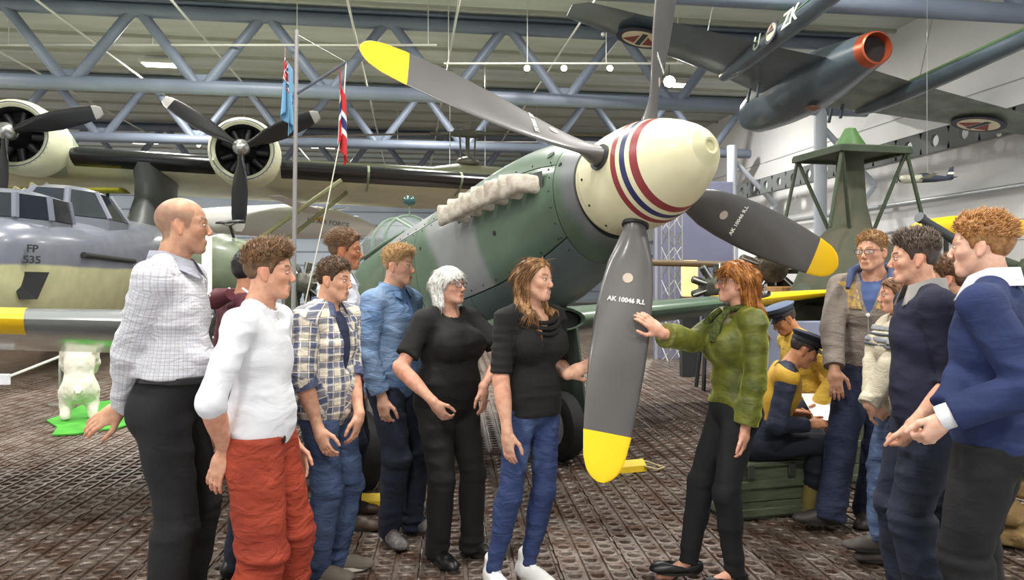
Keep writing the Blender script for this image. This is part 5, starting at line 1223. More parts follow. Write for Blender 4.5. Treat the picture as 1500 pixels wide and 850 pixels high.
# 4 plaid shirt
c = person('boy in open blue and cream plaid shirt with jeans and grey suede shoes', 1.70, X(480,3.78), -36, dict(seed=4, lean=.03, look=(8,4,0), skin=(222,172,144), brow=(84,58,42), sleeve=.62,
    armR=dict(w=('px',466,627,3.56), pole=(-.6,-.4,0), hd=(.35,-.1,-.9), hn=(.4,.8,0), curl=.45), armL=dict(w=('px',528,618,3.72), hd=(-.15,-.1,-1), hn=(-.8,.2,0), curl=.4),
    ankR=('px',462,3.72), ankL=('px',492,3.86), footR=20, footL=30))
pld = stripes_mat('plaid_blue', (222,212,192), [(0,.075,.034,0,(58,72,112),.78),(1,.075,.034,0,(58,72,112),.72),(0,.075,.006,.62,(120,100,84),.7),(1,.075,.006,.62,(120,100,84),.7),(0,.0375,.005,.30,(236,232,224),.7),(1,.0375,.005,.3,(236,232,224),.7)])
tpz = c['tp']; Tc = c['T']
t = top(c, M('vest_navy', (40,44,74), .85), off=.008, hem=.6, sleeve=.2, sleeve_off=.004, name='navy_undershirt', wr=(.003,(9,9,18)))
vcut = lambda p, tpz=tpz: d_cone(p, tpz(.045,.0,.84), tpz(.074,.0,.66), .052, .032)
t = top(c, pld, off=.020, hem=.475, sleeve=.60, sleeve_off=.018, uv=True, wr=(.006,(8,8,16)), loose=.12, name='plaid_shirt', vneck=vcut, cuff=(pld,.05)); collar(c, pld, t, open_=.5)
trousers(c, denim_mid, off=.014, waist=.5, legw=1.02, taper=.8, wr=(.006,(8,8,14)), bunch=.014); shoes(c, M('suede_grey', (108,100,90), .9), m_sole_w, lace=M('lace_pale', (220,210,186), .8))
hair_short(c, (70,50,36), top_t=.018, side_t=.008, amp=.006, n=1100, slen=.016, flow=(.4,.1,.2), col2=(118,88,62))
# 5 white shirt behind
c = person('tanned man in a white shirt with swept brown hair, behind the plaid shirt', 1.90, X(497,4.6), -16, dict(seed=5, look=(4,2,0), skin=(176,120,88), brow=(60,40,28), ankR=('px',512,4.5)))
t = top(c, white_c, off=.016, hem=.5, sleeve=1., name='white_shirt', loose=.06); collar(c, white_c, t)
trousers(c, denim_dark); shoes(c, M('leather_brown', (70,52,38), .5), m_sole_d)
hair_short(c, (84,58,36), top_t=.024, side_t=.009, amp=.007, fr=(22,60,30), quiff=.008, n=1300, slen=.03, flow=(-.6,.1,.05), col2=(150,112,74))
# 6 denim shirt
c = person('fair-haired man in faded blue denim shirt and dark jeans', 1.79, X(577,4.37), -36, dict(seed=6, lean=.02, look=(10,2,0), skin=(224,176,150), brow=(170,130,88), w=1.03, lip=(190,112,104),
    armR=dict(w=('px',560,583,4.16), pole=(-.8,-.3,0), hd=(.12,0,-1), hn=(.4,.8,0), curl=.6), ankR=('px',570,4.28), ankL=('px',603,4.42), footR=-30, footL=25))
den = M('chambray', (92,122,164), .85, col2=(132,156,188), vscale=4.5, bump=.2, bscale=220, fold=0.55)
t = top(c, den, off=.018, hem=.48, sleeve=.93, sleeve_off=.018, wr=(.007,(8,8,15)), loose=.09, name='denim_shirt', cuff=(den,.05)); collar(c, den, t, open_=.38)
front_line(c, t, M('placket_blue', (74,100,144), .85), 'placket', .52, .80, 14, .010, off=.028, tube=True, parent=t)
trousers(c, denim_dark, waist=.52, legw=1.05, bunch=.014); shoes(c, M('trainer_grey', (70,66,68), .7, col2=(120,114,110), vscale=20), m_sole_d, lace=M('lace_red', (150,90,86), .8))
hair_short(c, (184,142,92), top_t=.026, side_t=.006, amp=.007, quiff=.010, n=1300, slen=.02, flow=(.5,0,.25), col2=(224,188,136))
# 7 white-haired woman
c = person('woman with white bobbed hair and glasses in black T-shirt, hand in pocket', 1.655, X(655,4.08), -52, dict(seed=7, sex='f', w=1.16, dp=1.32, sh=.95, bust=1.15, belly=1.25, look=(14,-8,0), skin=(222,172,148), brow=(150,140,132), lip=(196,96,88), sleeve=.3, neck=1.15, jaw=1.05,
    armR=dict(w=('px',634,588,3.80), pole=(-1,-.1,0), hd=(.5,.1,-.75), hn=(.5,.8,0), curl=.6), armL=dict(w=('px',708,566,3.98), pole=(.8,.2,0), hd=(.05,0,-1), hn=(-.7,.4,0)), ankR=('px',640,3.98), ankL=('px',690,4.08), footR=-6, footL=24))
blk = M('jersey_black', (24,22,22), .88, col2=(19,18,18), vscale=5, bump=.1, bscale=200, fold=0.22, fscale=7.)
t = top(c, blk, off=.016, hem=.485, sleeve=.36, sleeve_off=.014, neck=1.6, nz=-.012, wr=(.007,(7,7,13)), loose=.10, name='black_tshirt')
trousers(c, M('trousers_soft_black', (26,25,24), .88), off=.012, waist=.52, legw=1.02, taper=.9, wr=(.006,(8,8,12))); shoes(c, m_black, m_sole_d)
HLW = [(-.13,-.10),(-.03,-.09),(.0,-.02),(.03,.0),(.055,.028),(.075,.036),(.13,.034)]
hair_long(c, (232,229,222), (250,248,244), .020, [((-.07,s*.062,.03),(-.052,s*.075,-.125),.042,.028,.03) for s in (1,-1)]+[((-.02,s*.082,.03),(-.012,s*.090,-.115),.020,.018,.025) for s in (1,-1)]+[((-.095,0,.02),(-.085,0,-.125),.045,.032,.03)], HLW, n=900, slen=.06, amp=.003, bangs=True, sw=.0016)
glasses(c, M('frame_plum', (72,36,52), .3))
# 8 young woman with long brown hair
c = person('young woman with long light brown hair in black cowl-neck top, touching the blade', 1.70, X(780,3.69), -54, dict(seed=8, sex='f', w=.96, look=(20,0,0), skin=(226,178,152), brow=(146,104,70), lip=(194,106,100), smile=1, sleeve=.5, bust=1.0, lean=.01,
    armR=dict(w=('px',743,640,3.50), pole=(-.7,.2,0), hd=(.06,-.02,-1), hn=(.5,.75,0), curl=.3), armL=dict(w=('px',831,549,3.66), pole=(.1,.5,-1), hd=(.9,-.12,.42), hn=(.3,.95,-.1), curl=.25, thumb=.6),
    ankR=('px',722,3.66), ankL=('px',772,3.74), footR=-8, footL=10))
tpz = c['tp']; Tc = c['T']
cow = lambda p, tpz=tpz, Tc=Tc: d_ell(p, tpz(.035,0,.835), (.105,.090,.10), Tc)
t = top(c, blk, off=.008, hem=.515, sleeve=.46, sleeve_off=.006, neck=1.7, vneck=cow, wr=(.005,(5,5,24)), name='cowl_neck_top', loose=.07)
for i, (zz, rr, dx) in enumerate(((.792,.012,.058),(.776,.013,.07),(.76,.011,.076))):
    pts = [tpz(dx*math.cos(a)+.004, .072*(1+.05*i)*math.sin(a), zz+.045*(1-math.cos(a))) for a in [-1.25+2.5*j/12 for j in range(13)]]
    MB().tube(pts, [rr*.5]+[rr]*11+[rr*.5], 8).build('cowl_fold', blk, t)
jn = M('denim_blue_faded', (44,60,104), .8, col2=(112,138,180), vscale=3.5, bump=.2, bscale=220, ramp=(.5,.72), fold=0.45)
trousers(c, jn, off=.004, waist=.54, legw=.97, taper=.62, hem=.05, wr=(.003,(9,9,20)), bunch=.008); shoes(c, M('trainer_white', (232,232,230), .6), m_sole_w, style='high', lace=white_c)
for s_ in 'RL':
    hip_, K_, an_, fy_ = c['G'][s_]; f_ = V3((math.cos(fy_), math.sin(fy_), 0)); p_ = an_+f_*.042+V3((0,0,.055)); text_obj('tongue_mark', 'Z', .03, m_black, c['root'], mat_axes(p_, np.cross((0,0,1), f_), V3((0,0,1))-f_*.25), .002, bold=.002)
HLY = [(-.13,-.10),(-.03,-.09),(.0,-.03),(.02,.01),(.045,.05),(.065,.078),(.09,.088),(.13,.10)]
hair_long(c, (104,70,42), (186,138,90), .012, [((-.06,s*.062,.03),(-.055,s*.078,-.135),.040,.032,.03) for s in (1,-1)]+[((-.045,s*.080,-.13),(.045,s*.105,-.20),.036,.028,.02) for s in (1,-1)]+[((-.012,s*.080,.035),(-.004,s*.088,-.13),.018,.018,.02) for s in (1,-1)]+[((.045,s*.105,-.19),(.085,s*.095,-.285),.028,.014,.015) for s in (1,-1)]+[((-.09,0,.02),(-.11,0,-.22),.045,.04,.03)], HLY, n=1900, slen=.085, amp=.007)
# 9 woman in green velvet
c = person('red-haired woman in olive green velvet top holding the blade edge', 1.68, X(1074,3.78), 208, dict(seed=9, sex='f', w=1.0, dp=1.08, bust=1.15, look=(-22,-4,0), skin=(224,170,146), brow=(150,96,56), lip=(190,104,96), lean=-.04,
    armR=dict(w=('px',970,489,3.62), pole=(.1,.2,-1), hd=(-.72,-.15,.62), hn=(-.3,.9,-.2), curl=.3, thumb=.7), armL=dict(w=('px',1090,636,3.62), pole=(.8,-.3,0), hd=(-.05,0,-1), hn=(-.8,.4,0), curl=.5),
    ankR=('px',1006,3.72), ankL=('px',1076,3.66), footR=-14, footL=6, barefeet=1))
vel = M('velvet_olive', (102,104,30), .5, col2=(74,80,20), vscale=14, bump=.25, bscale=60, sheen=.8, fold=0.45, fscale=7.)
vel.node_tree.nodes['Principled BSDF'].inputs['Sheen Tint'].default_value = lin((214,220,120))
tpz = c['tp']; Tc = c['T']
t = top(c, vel, off=.012, hem=.545, sleeve=.95, sleeve_off=.014, neck=1.5, nz=-.02, wr=(.006,(7,7,15)), flare=.018, name='velvet_top', vneck=lambda p, tpz=tpz: d_cone(p, tpz(.045,0,.845), tpz(.062,0,.79), .042, .030))
scf = M('scarf_olive', (82,92,38), .9, col2=(48,56,18), vscale=70, bump=.8, bscale=110)
nk = c['nr']
MB().tube([tuple(tpz(-.008,0,.842)+Tc@V3((nk*1.30*math.cos(a)+.012*math.cos(a), nk*1.24*math.sin(a), .012-.022*math.cos(a)))) for a in [2*PI*i/20 for i in range(21)]], .017, 10).build('scarf', scf, t)
so_ = MB().tube([tpz(.045,.03,.835), tpz(.076,.032,.80), tpz(.092,.040,.765), tpz(.098,.045,.735)], [.014,.022,.025,.016], 10, flat=1.5); so_.build('scarf_end', scf, t)
MB().tube([tpz(.045,-.02,.835), tpz(.072,-.042,.80), tpz(.088,-.055,.765), tpz(.094,-.056,.735)], [.014,.022,.025,.016], 10, flat=1.5).build('scarf_end', scf, t)
trousers(c, M('trousers_ink', (14,15,18), .85), off=.008, waist=.57, legw=.98, taper=.72, hem=.055, wr=(.004,(8,8,9)), bunch=.005); shoes(c, m_black, m_sole_d, style='pump')
HLR = [(-.13,-.10),(-.04,-.09),(-.03,.0),(.02,.03),(.04,.05),(.06,.058),(.13,.06)]
hair_long(c, (150,86,34), (222,150,74), .022, [((-.06,s*.06,.03),(-.085,s*.056,-.11),.046,.042,.03) for s in (1,-1)]+[((-.10,.0,-.02),(-.12,.01,-.16),.05,.045,.03),((-.12,.01,-.15),(-.16,.03,-.28),.05,.04,.02),((-.15,.03,-.27),(-.17,.05,-.36),.038,.02,.02)]+[((-.02,s*.080,.04),(-.045,s*.084,-.06),.018,.016,.02) for s in (1,-1)], HLR, n=1800, slen=.07, amp=.009, fr=(26,26,13), bangs=True)
glasses(c, M('frame_silver', (140,140,140), .3, metal=.8), w=.023, h=.015)
# 10 man in grey hooded jacket
c = person('man with rimless glasses in grey patterned hooded jacket over a blue T-shirt', 1.89, X(1280,4.58), 258, dict(seed=10, w=1.08, look=(-14,0,0), skin=(218,168,142), brow=(140,100,66), jaw=1.08, lip=(190,110,104),
    armR=dict(w=('px',1222,541,4.40), pole=(-.9,.3,0), hd=(.05,-.1,-1), hn=(.3,.9,0), curl=.25, spread=.15), ankR=('px',1215,4.45), ankL=('px',1272,4.62), footR=-62, footL=0))
tpz = c['tp']; Tc = c['T']
t = top(c, M('tshirt_blue', (72,92,140), .85), off=.008, hem=.6, sleeve=.2, sleeve_off=.004, neck=1.25, name='blue_tshirt', wr=(.004,(8,8,16)))
hd_m = M('fleece_grey', (132,122,114), .9, col2=(118,108,102), vscale=5, bump=.3, bscale=90, fold=0.4)
t = top(c, hd_m, off=.022, hem=.535, sleeve=.97, sleeve_off=.022, neck=1.5, wr=(.005,(8,8,16)), loose=.05, name='hooded_jacket', cuff=(hd_m,.06), vneck=lambda p, tpz=tpz: d_cone(p, tpz(.035,0,.86), tpz(.072,0,.722), .088, .016))
MB().tube([tpz(.075,-.062,.80), tpz(.02,-.062,.855), tpz(-.055,-.05,.868), tpz(-.08,0,.862), tpz(-.055,.05,.868), tpz(.02,.062,.855), tpz(.075,.062,.80)], [.012,.026,.034,.036,.034,.026,.012], 10).build('hood', M('hood_navy', (62,76,112), .9), t)
front_line(c, t, M('zip_grey', (176,176,172), .4, metal=.5), 'zip', .54, .715, 12, .004, off=.03, tube=True, parent=t)
front_line(c, t, M('toggle_white', (228,226,220), .5), 'zip_toggle', .712, .712, 1, .013, off=.036, parent=t)
# printed chest panels (grey, ochre and pink lettering-like print)
pm = M('chest_print', (146,122,106), .9, col2=(192,158,84), vscale=34, vdet=1, ramp=(.46,.54))
P_ = list(c['TOR']); 
pc = [plane(tpz(0,0,.728), Tc@V3((0,0,-1))), plane(tpz(0,0,.822), Tc@V3((0,0,1))), plane(tpz(.004,0,.7), Tc@V3((-1,0,0))), lambda p, tpz=tpz: -d_cone(p, tpz(.035,0,.86), tpz(.072,0,.722), .10, .032)]
garment(c, 'chest_print', pm, P_, .029, pc, wr=(0,(1,1,1)), parent=t)
trousers(c, M('denim_ink', (44,54,82), .85, col2=(34,42,66), vscale=6, bump=.2, bscale=220, fold=0.5), off=.02, legw=1.08, taper=.95, wr=(.006,(8,8,12)), bunch=.012); belt(c, M('belt_pale', (190,184,170), .6), .575, off=.018, hh=.014)
shoes(c, M('leather_worn', (58,52,48), .5), m_sole_d)
hair_short(c, (150,112,72), top_t=.022, side_t=.008, amp=.006, n=1000, slen=.018, flow=(.5,.2,.1), col2=(196,154,104))
glasses(c, M('frame_dark', (46,42,42), .3), w=.027, h=.014)
# 11 girl in the cream sweater
c = person('girl in cream knitted sweater with grey pattern, half hidden behind the navy zip top', 1.60, X(1320,4.12), 205, dict(seed=11, sex='f', w=1.05, look=(-8,0,0), skin=(224,172,146), brow=(110,72,48), smile=1,
    armL=dict(w=('px',1268,598,3.85), pole=(-.5,-.4,-.3), hd=(.6,-.1,-.4), hn=(.2,.9,0), curl=.7), armR=dict(w=('px',1275,600,4.0), pole=(-1,0,-.3), hide=True), ankR=('px',1284,3.9), ankL=('px',1300,3.95), footL=0, footR=-6))
knit = M('knit_cream', (222,212,190), .95, col2=(208,198,176), vscale=12, bump=.6, bscale=130, fold=0.3)
tpz = c['tp']
t = top(c, knit, off=.026, hem=.50, sleeve=1.0, sleeve_off=.022, wr=(.006,(8,8,14)), loose=.12, name='knitted_sweater')
for i, (z0_, z1_, mt) in enumerate(((.742,.75,'a'),(.756,.772,'b'),(.78,.786,'a'),(.794,.81,'b'))):
    garment(c, 'knit_band', M('knit_grey_'+mt, (96,100,112) if mt == 'a' else (150,152,158), .95, bump=.6, bscale=130), [*c['TOR'], *[('c',c['J'][s][0],c['J'][s][1],.031*1.6,.0265*1.6,.03) for s in 'RL']], .0295+.006, [plane(tpz(0,0,z0_), (0,0,-1)), plane(tpz(0,0,z1_), (0,0,1))], wr=(.006,(8,8,14)), parent=t)
trousers(c, denim_mid, off=.010, waist=.53, legw=1.0, taper=.8); shoes(c, M('clog_brown', (74,66,62), .6), m_sole_d)
hair_long(c, (92,58,36), (150,104,66), .014, [((-.09,0,.02),(-.08,0,-.12),.04,.03,.03)]+[((-.03,s*.074,.03),(-.03,s*.08,-.12),.022,.018,.02) for s in (1,-1)], HLY, n=900, slen=.06)
# 12 navy zip top
c = person('smiling dark-haired boy in navy zip top with grey collar, hand in jeans pocket', 1.805, X(1356,3.28), 196, dict(seed=12, lean=.05, look=(-4,0,0), skin=(222,172,146), brow=(66,48,38), smile=1, sleeve=.6,
    armL=dict(w=('px',1338,622,3.08), pole=(1,-.2,-.4), hd=(-.3,.3,-.9), hn=(-.4,.8,.3), curl=1.2, thumb=.1), armR=dict(w=('px',1320,640,3.25), pole=(.5,.5,0), hide=True), ankL=(.02,.10), ankR=(.05,-.10)))
nav = M('fleece_navy', (28,30,56), .9, col2=(23,25,46), vscale=5, bump=.1, bscale=200, fold=0.22, fscale=7.)
tpz = c['tp']; Tc = c['T']
t = top(c, M('vest_black', (24,24,28), .85), off=.010, hem=.7, sleeve=.2, sleeve_off=.004, name='black_undershirt', wr=(.002,(9,9,18)), neck=1.08)
t = top(c, nav, off=.020, hem=.505, sleeve=.62, sleeve_off=.020, wr=(.006,(7,7,15)), loose=.06, name='navy_zip_top', neck=1.4, vneck=lambda p, tpz=tpz: d_cone(p, tpz(.035,0,.86), tpz(.06,0,.79), .045, .014))
collar(c, M('fleece_collar_grey', (150,146,142), .9), t, h1=.045, h2=.07, open_=.55, rr=1.42, pts=.035)
trousers(c, denim_dark, off=.018, waist=.535, legw=1.10, taper=1.0, wr=(.008,(7,7,11)), bunch=.018); shoes(c, m_black, m_sole_d)
hair_short(c, (70,58,50), top_t=.026, side_t=.007, amp=.008, n=1500, slen=.022, flow=(.1,0,.6), quiff=.006, col2=(116,98,84))
# 13 boy half hidden
c = person('boy with wavy brown hair and dark hood, mostly hidden between navy top and blue sweater', 1.70, X(1404,3.62), 182, dict(seed=13, look=(-14,0,0), skin=(218,166,138), brow=(84,58,40)))
t = top(c, M('fleece_slate', (62,68,82), .9), off=.02, hem=.5, sleeve=1., sleeve_off=.02, name='hooded_top', loose=.06)
tpz = c['tp']; MB().tube([tpz(-.06,-.06,.86), tpz(-.095,0,.845), tpz(-.06,.06,.86), tpz(.0,.07,.865)], [.03,.042,.034,.025], 12).build('hood', MATS['fleece_slate'], t)
trousers(c, denim_dark); shoes(c, m_black, m_sole_d)
hair_short(c, (84,56,36), top_t=.026, side_t=.016, amp=.010, n=1100, slen=.022, flow=(.1,0,.2), col2=(136,98,66))
# 14 ginger boy
c = person('boy with wavy ginger hair in royal blue sweater over a white shirt collar', 1.84, X(1456,2.74), 170, dict(seed=14, lean=.04, look=(6,0,0), skin=(230,186,164), brow=(190,130,84), lip=(200,120,112), smile=1, w=1.0,
    armL=dict(w=('px',1386,610,2.62), pole=(.6,-.6,-1), hd=(-.55,.15,-.8), hn=(-.1,.9,.3), curl=1.2, thumb=.1), armR=dict(w=('px',1370,628,2.62), pole=(.5,.5,0), hide=True), ankL=(.0,.09), ankR=(.03,-.11)))
roy = M('sweater_blue', (34,48,92), .88, col2=(28,40,80), vscale=4, bump=.12, bscale=200, fold=0.3, fscale=7.)
t = top(c, roy, off=.020, hem=.475, sleeve=.95, sleeve_off=.022, wr=(.007,(6,6,13)), loose=.10, name='blue_sweater', neck=1.32)
collar(c, white_c, t, h1=.05, h2=.065, open_=.35, rr=1.36, pts=.03, up=.006)
for s in 'L':
    S_, E_, W_, AP = c['J'][s]; u = unit(W_-E_); e = E_+(W_-E_)*.93
    MB().tube([e-u*.02, e+u*.02, e+u*.042], [.046,.047,.046], 20).build('shirt_cuff', white_c, t)
trousers(c, black_cloth, off=.018, waist=.52, legw=1.05, taper=.95, wr=(.006,(7,7,10))); shoes(c, m_black, m_sole_d)
hair_short(c, (164,106,54), top_t=.024, side_t=.010, amp=.011, fr=(34,34,30), n=1800, slen=.020, flow=(-.25,0,.15), lift=.28, back=.003, quiff=.006, col2=(218,164,104), hairline=[(-.13,-.09),(-.07,-.085),(-.045,-.06),(-.036,.005),(.010,.012),(.014,-.03),(.026,-.03),(.032,.018),(.05,.040),(.068,.066),(.09,.078),(.12,.085)], sw=.0026)
# ------------------------------------------------------------------ seated mannequins
navy_t = M('tunic_navy', (44,52,72), .85, col2=(36,42,60), vscale=6, bump=.1, bscale=150, fold=.3); vest_y = M('life_vest', (206,164,44), .7, col2=(188,140,50), vscale=5, bump=.3, bscale=40)
m_boot = M('boot_khaki', (140,124,72), .8, col2=(122,106,60), vscale=8)
def cap(c, crown, peak):
    O, Hd, k = c['O'], c['Hd'], c['k']; A = lambda x, y, z: O+Hd@V3((x, y, z))*k
    def rg(cx, rx_, ry_, z, tilt=0): return [A(cx+rx_*math.cos(a), ry_*math.sin(a), z+tilt*math.cos(a)) for a in [2*PI*i/28 for i in range(28)]]
    o = MB().ring([rg(-.01,.108,.087,.055,.012), rg(-.01,.110,.089,.09,.016), rg(-.008,.128,.108,.108,.02), rg(-.008,.134,.114,.122,.022), rg(-.01,.10,.085,.136,.016), rg(-.01,.03,.03,.14,.006)]).build('peaked_cap', crown, c['root'])
    MB().ring([[A(-.01+r*math.cos(a)*1.0, r*.82*math.sin(a), z-.5*(r-.108)) for a in [-1.15+2.3*i/14 for i in range(15)]] for r, z in ((.106,.062),(.15,.06),(.15,.056),(.106,.056))], False).build('cap_peak', peak, o)
    MB().ring([rg(-.01,.1115,.0905,.062,.012), rg(-.01,.1115,.0905,.086,.016)], cap=False).build('cap_band', M('cap_band_black', (20,20,24), .6), o)
m_peak = M('patent_black', (16,16,18), .2)
crate_top = .372
cA = person('mannequin airman in navy tunic, yellow life vest and black-peaked cap, sitting on the green crate', 1.72, (*X(1108,4.80), 0.), 2, dict(seed=21, seat=crate_top+.118, px=0., lean=.42, look=(4,22,0), skin=(206,148,112), hres=.006, brow=(60,46,40),
    armR=dict(w=('px',1184,622,4.62), pole=(-.6,-.3,-1), hd=(1,-.05,.1), hn=(0,.6,-.8), curl=.9), armL=dict(w=('px',1160,605,4.95), pole=(-.3,.4,-1), hd=(.9,-.3,0), hn=(0,-.5,-.8), curl=.8), ankR=('px',1186,4.74), ankL=('px',1194,4.98), kneeR=(.6,0,1), kneeL=(.6,0,1), footR=-6, footL=8), group='seated airman mannequins', cat='mannequin', name='mannequin')
t = top(cA, navy_t, off=.014, hem=.50, sleeve=.97, sleeve_off=.014, name='tunic', loose=.05, wr=(.005,(8,8,14)))
trousers(cA, M('trousers_navy', (30,34,48), .85), off=.016, waist=.60, hem=.2); cap(cA, M('cap_navy', (32,36,52), .8), m_peak)
garment(cA, 'life_vest', vest_y, cA['TOR'][1:], .032, [plane(cA['tp'](0,0,.62), cA['T']@V3((0,0,-1))), plane(cA['tp'](0,0,.835), cA['T']@V3((0,0,1))), lambda p: -d_cone(p, cA['NECK'][1], cA['NECK'][2], cA['nr']*1.4, cA['nr']*1.4)], wr=(.004,(8,8,10)))
tpz = cA['tp']; disc(MB(), cA['J']['R'][0]+(cA['J']['R'][1]-cA['J']['R'][0])*.42+V3((.004,-.052,.004)), (0,-1,.1), .018, .006).build('red_badge', M('badge_red', (190,40,44), .6), t)
hair_short(cA, (60,50,46), top_t=.006, side_t=.004, amp=.002, n=200, slen=.008)
for s in 'RL':
    hip, K, an, fy = cA['G'][s]; MB().tube([K+(an-K)*.35, K+(an-K)*.7, an+V3((0,0,.02)), an-V3((0,0,.06))], [.066,.062,.058,.052], 16).build('gaiter', m_boot, cA['root'])
shoes(cA, m_boot, m_sole_d)
cB = person('mannequin airman in yellow flying jacket and blue-grey cap, head bent over a paper', 1.74, (*X(1192,5.45), 0.), 204, dict(seed=22, seat=.618, lean=.30, look=(4,24,0), skin=(202,146,106), hres=.006,
    armL=dict(w=('px',1196,596,5.2), pole=(.8,-.3,-.6), hd=(-.4,-.3,-.2), hn=(0,.6,.6), curl=.6), armR=dict(w=('px',1182,596,5.4), pole=(.5,.4,-.6), hd=(-.4,-.5,-.2), hn=(0,.6,.6), curl=.6), ankR=(.42,-.12), ankL=(.42,.12), kneeR=(.6,0,1), kneeL=(.6,0,1)), group='seated airman mannequins', cat='mannequin', name='mannequin')
top(cB, M('flying_jacket', (206,168,64), .8, col2=(182,142,48), vscale=7, bump=.3, bscale=40, fold=.4), off=.024, hem=.5, sleeve=.97, sleeve_off=.022, name='flying_jacket', loose=.08, wr=(.008,(8,8,12)))
trousers(cB, MATS['trousers_navy'], off=.018, waist=.60, hem=.1); cap(cB, M('cap_blue_grey', (84,98,122), .8), m_peak); shoes(cB, m_boot, m_sole_d)
hair_short(cB, (70,56,46), top_t=.006, side_t=.004, amp=.002, n=200, slen=.008)
pp = MB().box((0,0,0), (.22,.30,.004), Matrix.Rotation(.5, 3, 'X')).build('paper_sheet', M('paper_white', (238,238,236), .8), None, False); pp.location = at(1206,596,5.12); tag(pp, 'white sheet of paper held by the seated mannequin in yellow', 'paper')
# ------------------------------------------------------------------ crates (boards and battens are single pieces)
m_cr = M('crate_green', (98,108,86), .6, col2=(84,94,72), vscale=9, stretch=(1,1,6), bump=.2, bscale=60); m_cr2 = M('crate_green_dark', (78,88,68), .65)
def crate(loc, rz_, L_, W_, H_, lab):
    c = empty('ammunition_crate', loc, rz_, lab, 'crate', 'green wooden crates'); nb = 3
    MB().box((0,0,H_/2), (L_-.03,W_-.03,H_-.02)).build('core', m_cr2, c, False)
    for k in range(nb):
        z = (k+.5)*(H_-.03)/nb
        for sg in (1,-1):
            MB().box((0,sg*(W_/2-.012),z), (L_,.024,(H_-.03)/nb-.006), None, .003).build('side_board', m_cr, c, False)
            MB().box((sg*(L_/2-.012),0,z), (.024,W_-.05,(H_-.03)/nb-.006), None, .003).build('end_board', m_cr, c, False)
    for sg in (1,-1):
        for y in (1,-1): MB().box((sg*(L_/2+.010),y*(W_/2-.04),H_/2-.02), (.022,.07,H_-.05), None, .003).build('end_batten', m_cr, c, False)
        for z in (.06, H_*.60): 
            MB().box((sg*(L_/2+.014),0,z), (.03,W_+.0,.055), None, .003).build('end_batten', m_cr, c, False)
    for z in (.05, H_*.62):
        for sg in (1,-1): MB().box((0,sg*(W_/2+.010),z), (L_,.022,.05), None, .003).build('side_batten', m_cr, c, False)
    MB().box((0,0,H_-.014), (L_+.04,W_+.04,.028), None, .004).build('lid', m_cr, c, False)
    for sg in (.25,-.25): MB().box((sg*L_,-(W_/2+.024),H_*.86), (.05,.012,.09), None, .003).build('hasp', M('hasp_metal', (90,92,86), .5, metal=.5), c, False)
crate((*X(1102,4.88), 0), math.radians(14), .60, .40, crate_top, 'green wooden ammunition crate with battens under the navy-clad mannequin')
crate((*X(1197,5.66), 0), math.radians(5), .6, .42, .50, 'green wooden crate under the mannequin in yellow, mostly hidden')
# ------------------------------------------------------------------ sandbags
m_bag = M('sandbag', (164,138,94), .95, col2=(140,114,74), vscale=9, bump=.5, bscale=120)
def bag_mesh(seed):
    rg_ = np.random.RandomState(seed); so = rg_.rand(3)*30
    def f(p):
        q = np.abs(p)/np.array([.25,.15,.075]); d = ((q**3).sum(1)**(1/3)-1)*.075; return d-.010*vnoise(p*12+so)*2-.004*vnoise(p*np.array([40,40,60])+so)
    v, F = sdf_mesh(f, np.array([-.29,-.19,-.10]), np.array([.29,.19,.10]), .011); v[:,2] = np.maximum(v[:,2], -.068); me = np_mesh('sandbag', v, F); me.materials.append(m_bag); return me
bags = [bag_mesh(s) for s in (1,2,3)]; ear = MB().ell((.262,0,.0), (.03,.05,.03)).mesh('tied_corner'); ear.materials.append(m_bag)
bx0, by0 = X(1408,4.12)
for lv in range(4):
    for k in range(3):
        o = link_mesh('sandbag', bags[(lv+k) % 3], None); o.location = (bx0-.10+k*.57+(lv % 2)*.22+.04*lv, by0+.10*((k+lv) % 2)+.02*k, .069+lv*.142); o.rotation_euler = (0, 0, .12*((k*2+lv) % 3-1))
        tag(o, ['sandbag on the floor in the bottom row beside the boys', 'sandbag in the second row of the low wall', 'sandbag in the third row of the low wall', 'sandbag on top of the low wall'][lv], 'sandbag', 'sandbag wall behind the boys')
        e_ = link_mesh('tied_corner', ear, None, o)
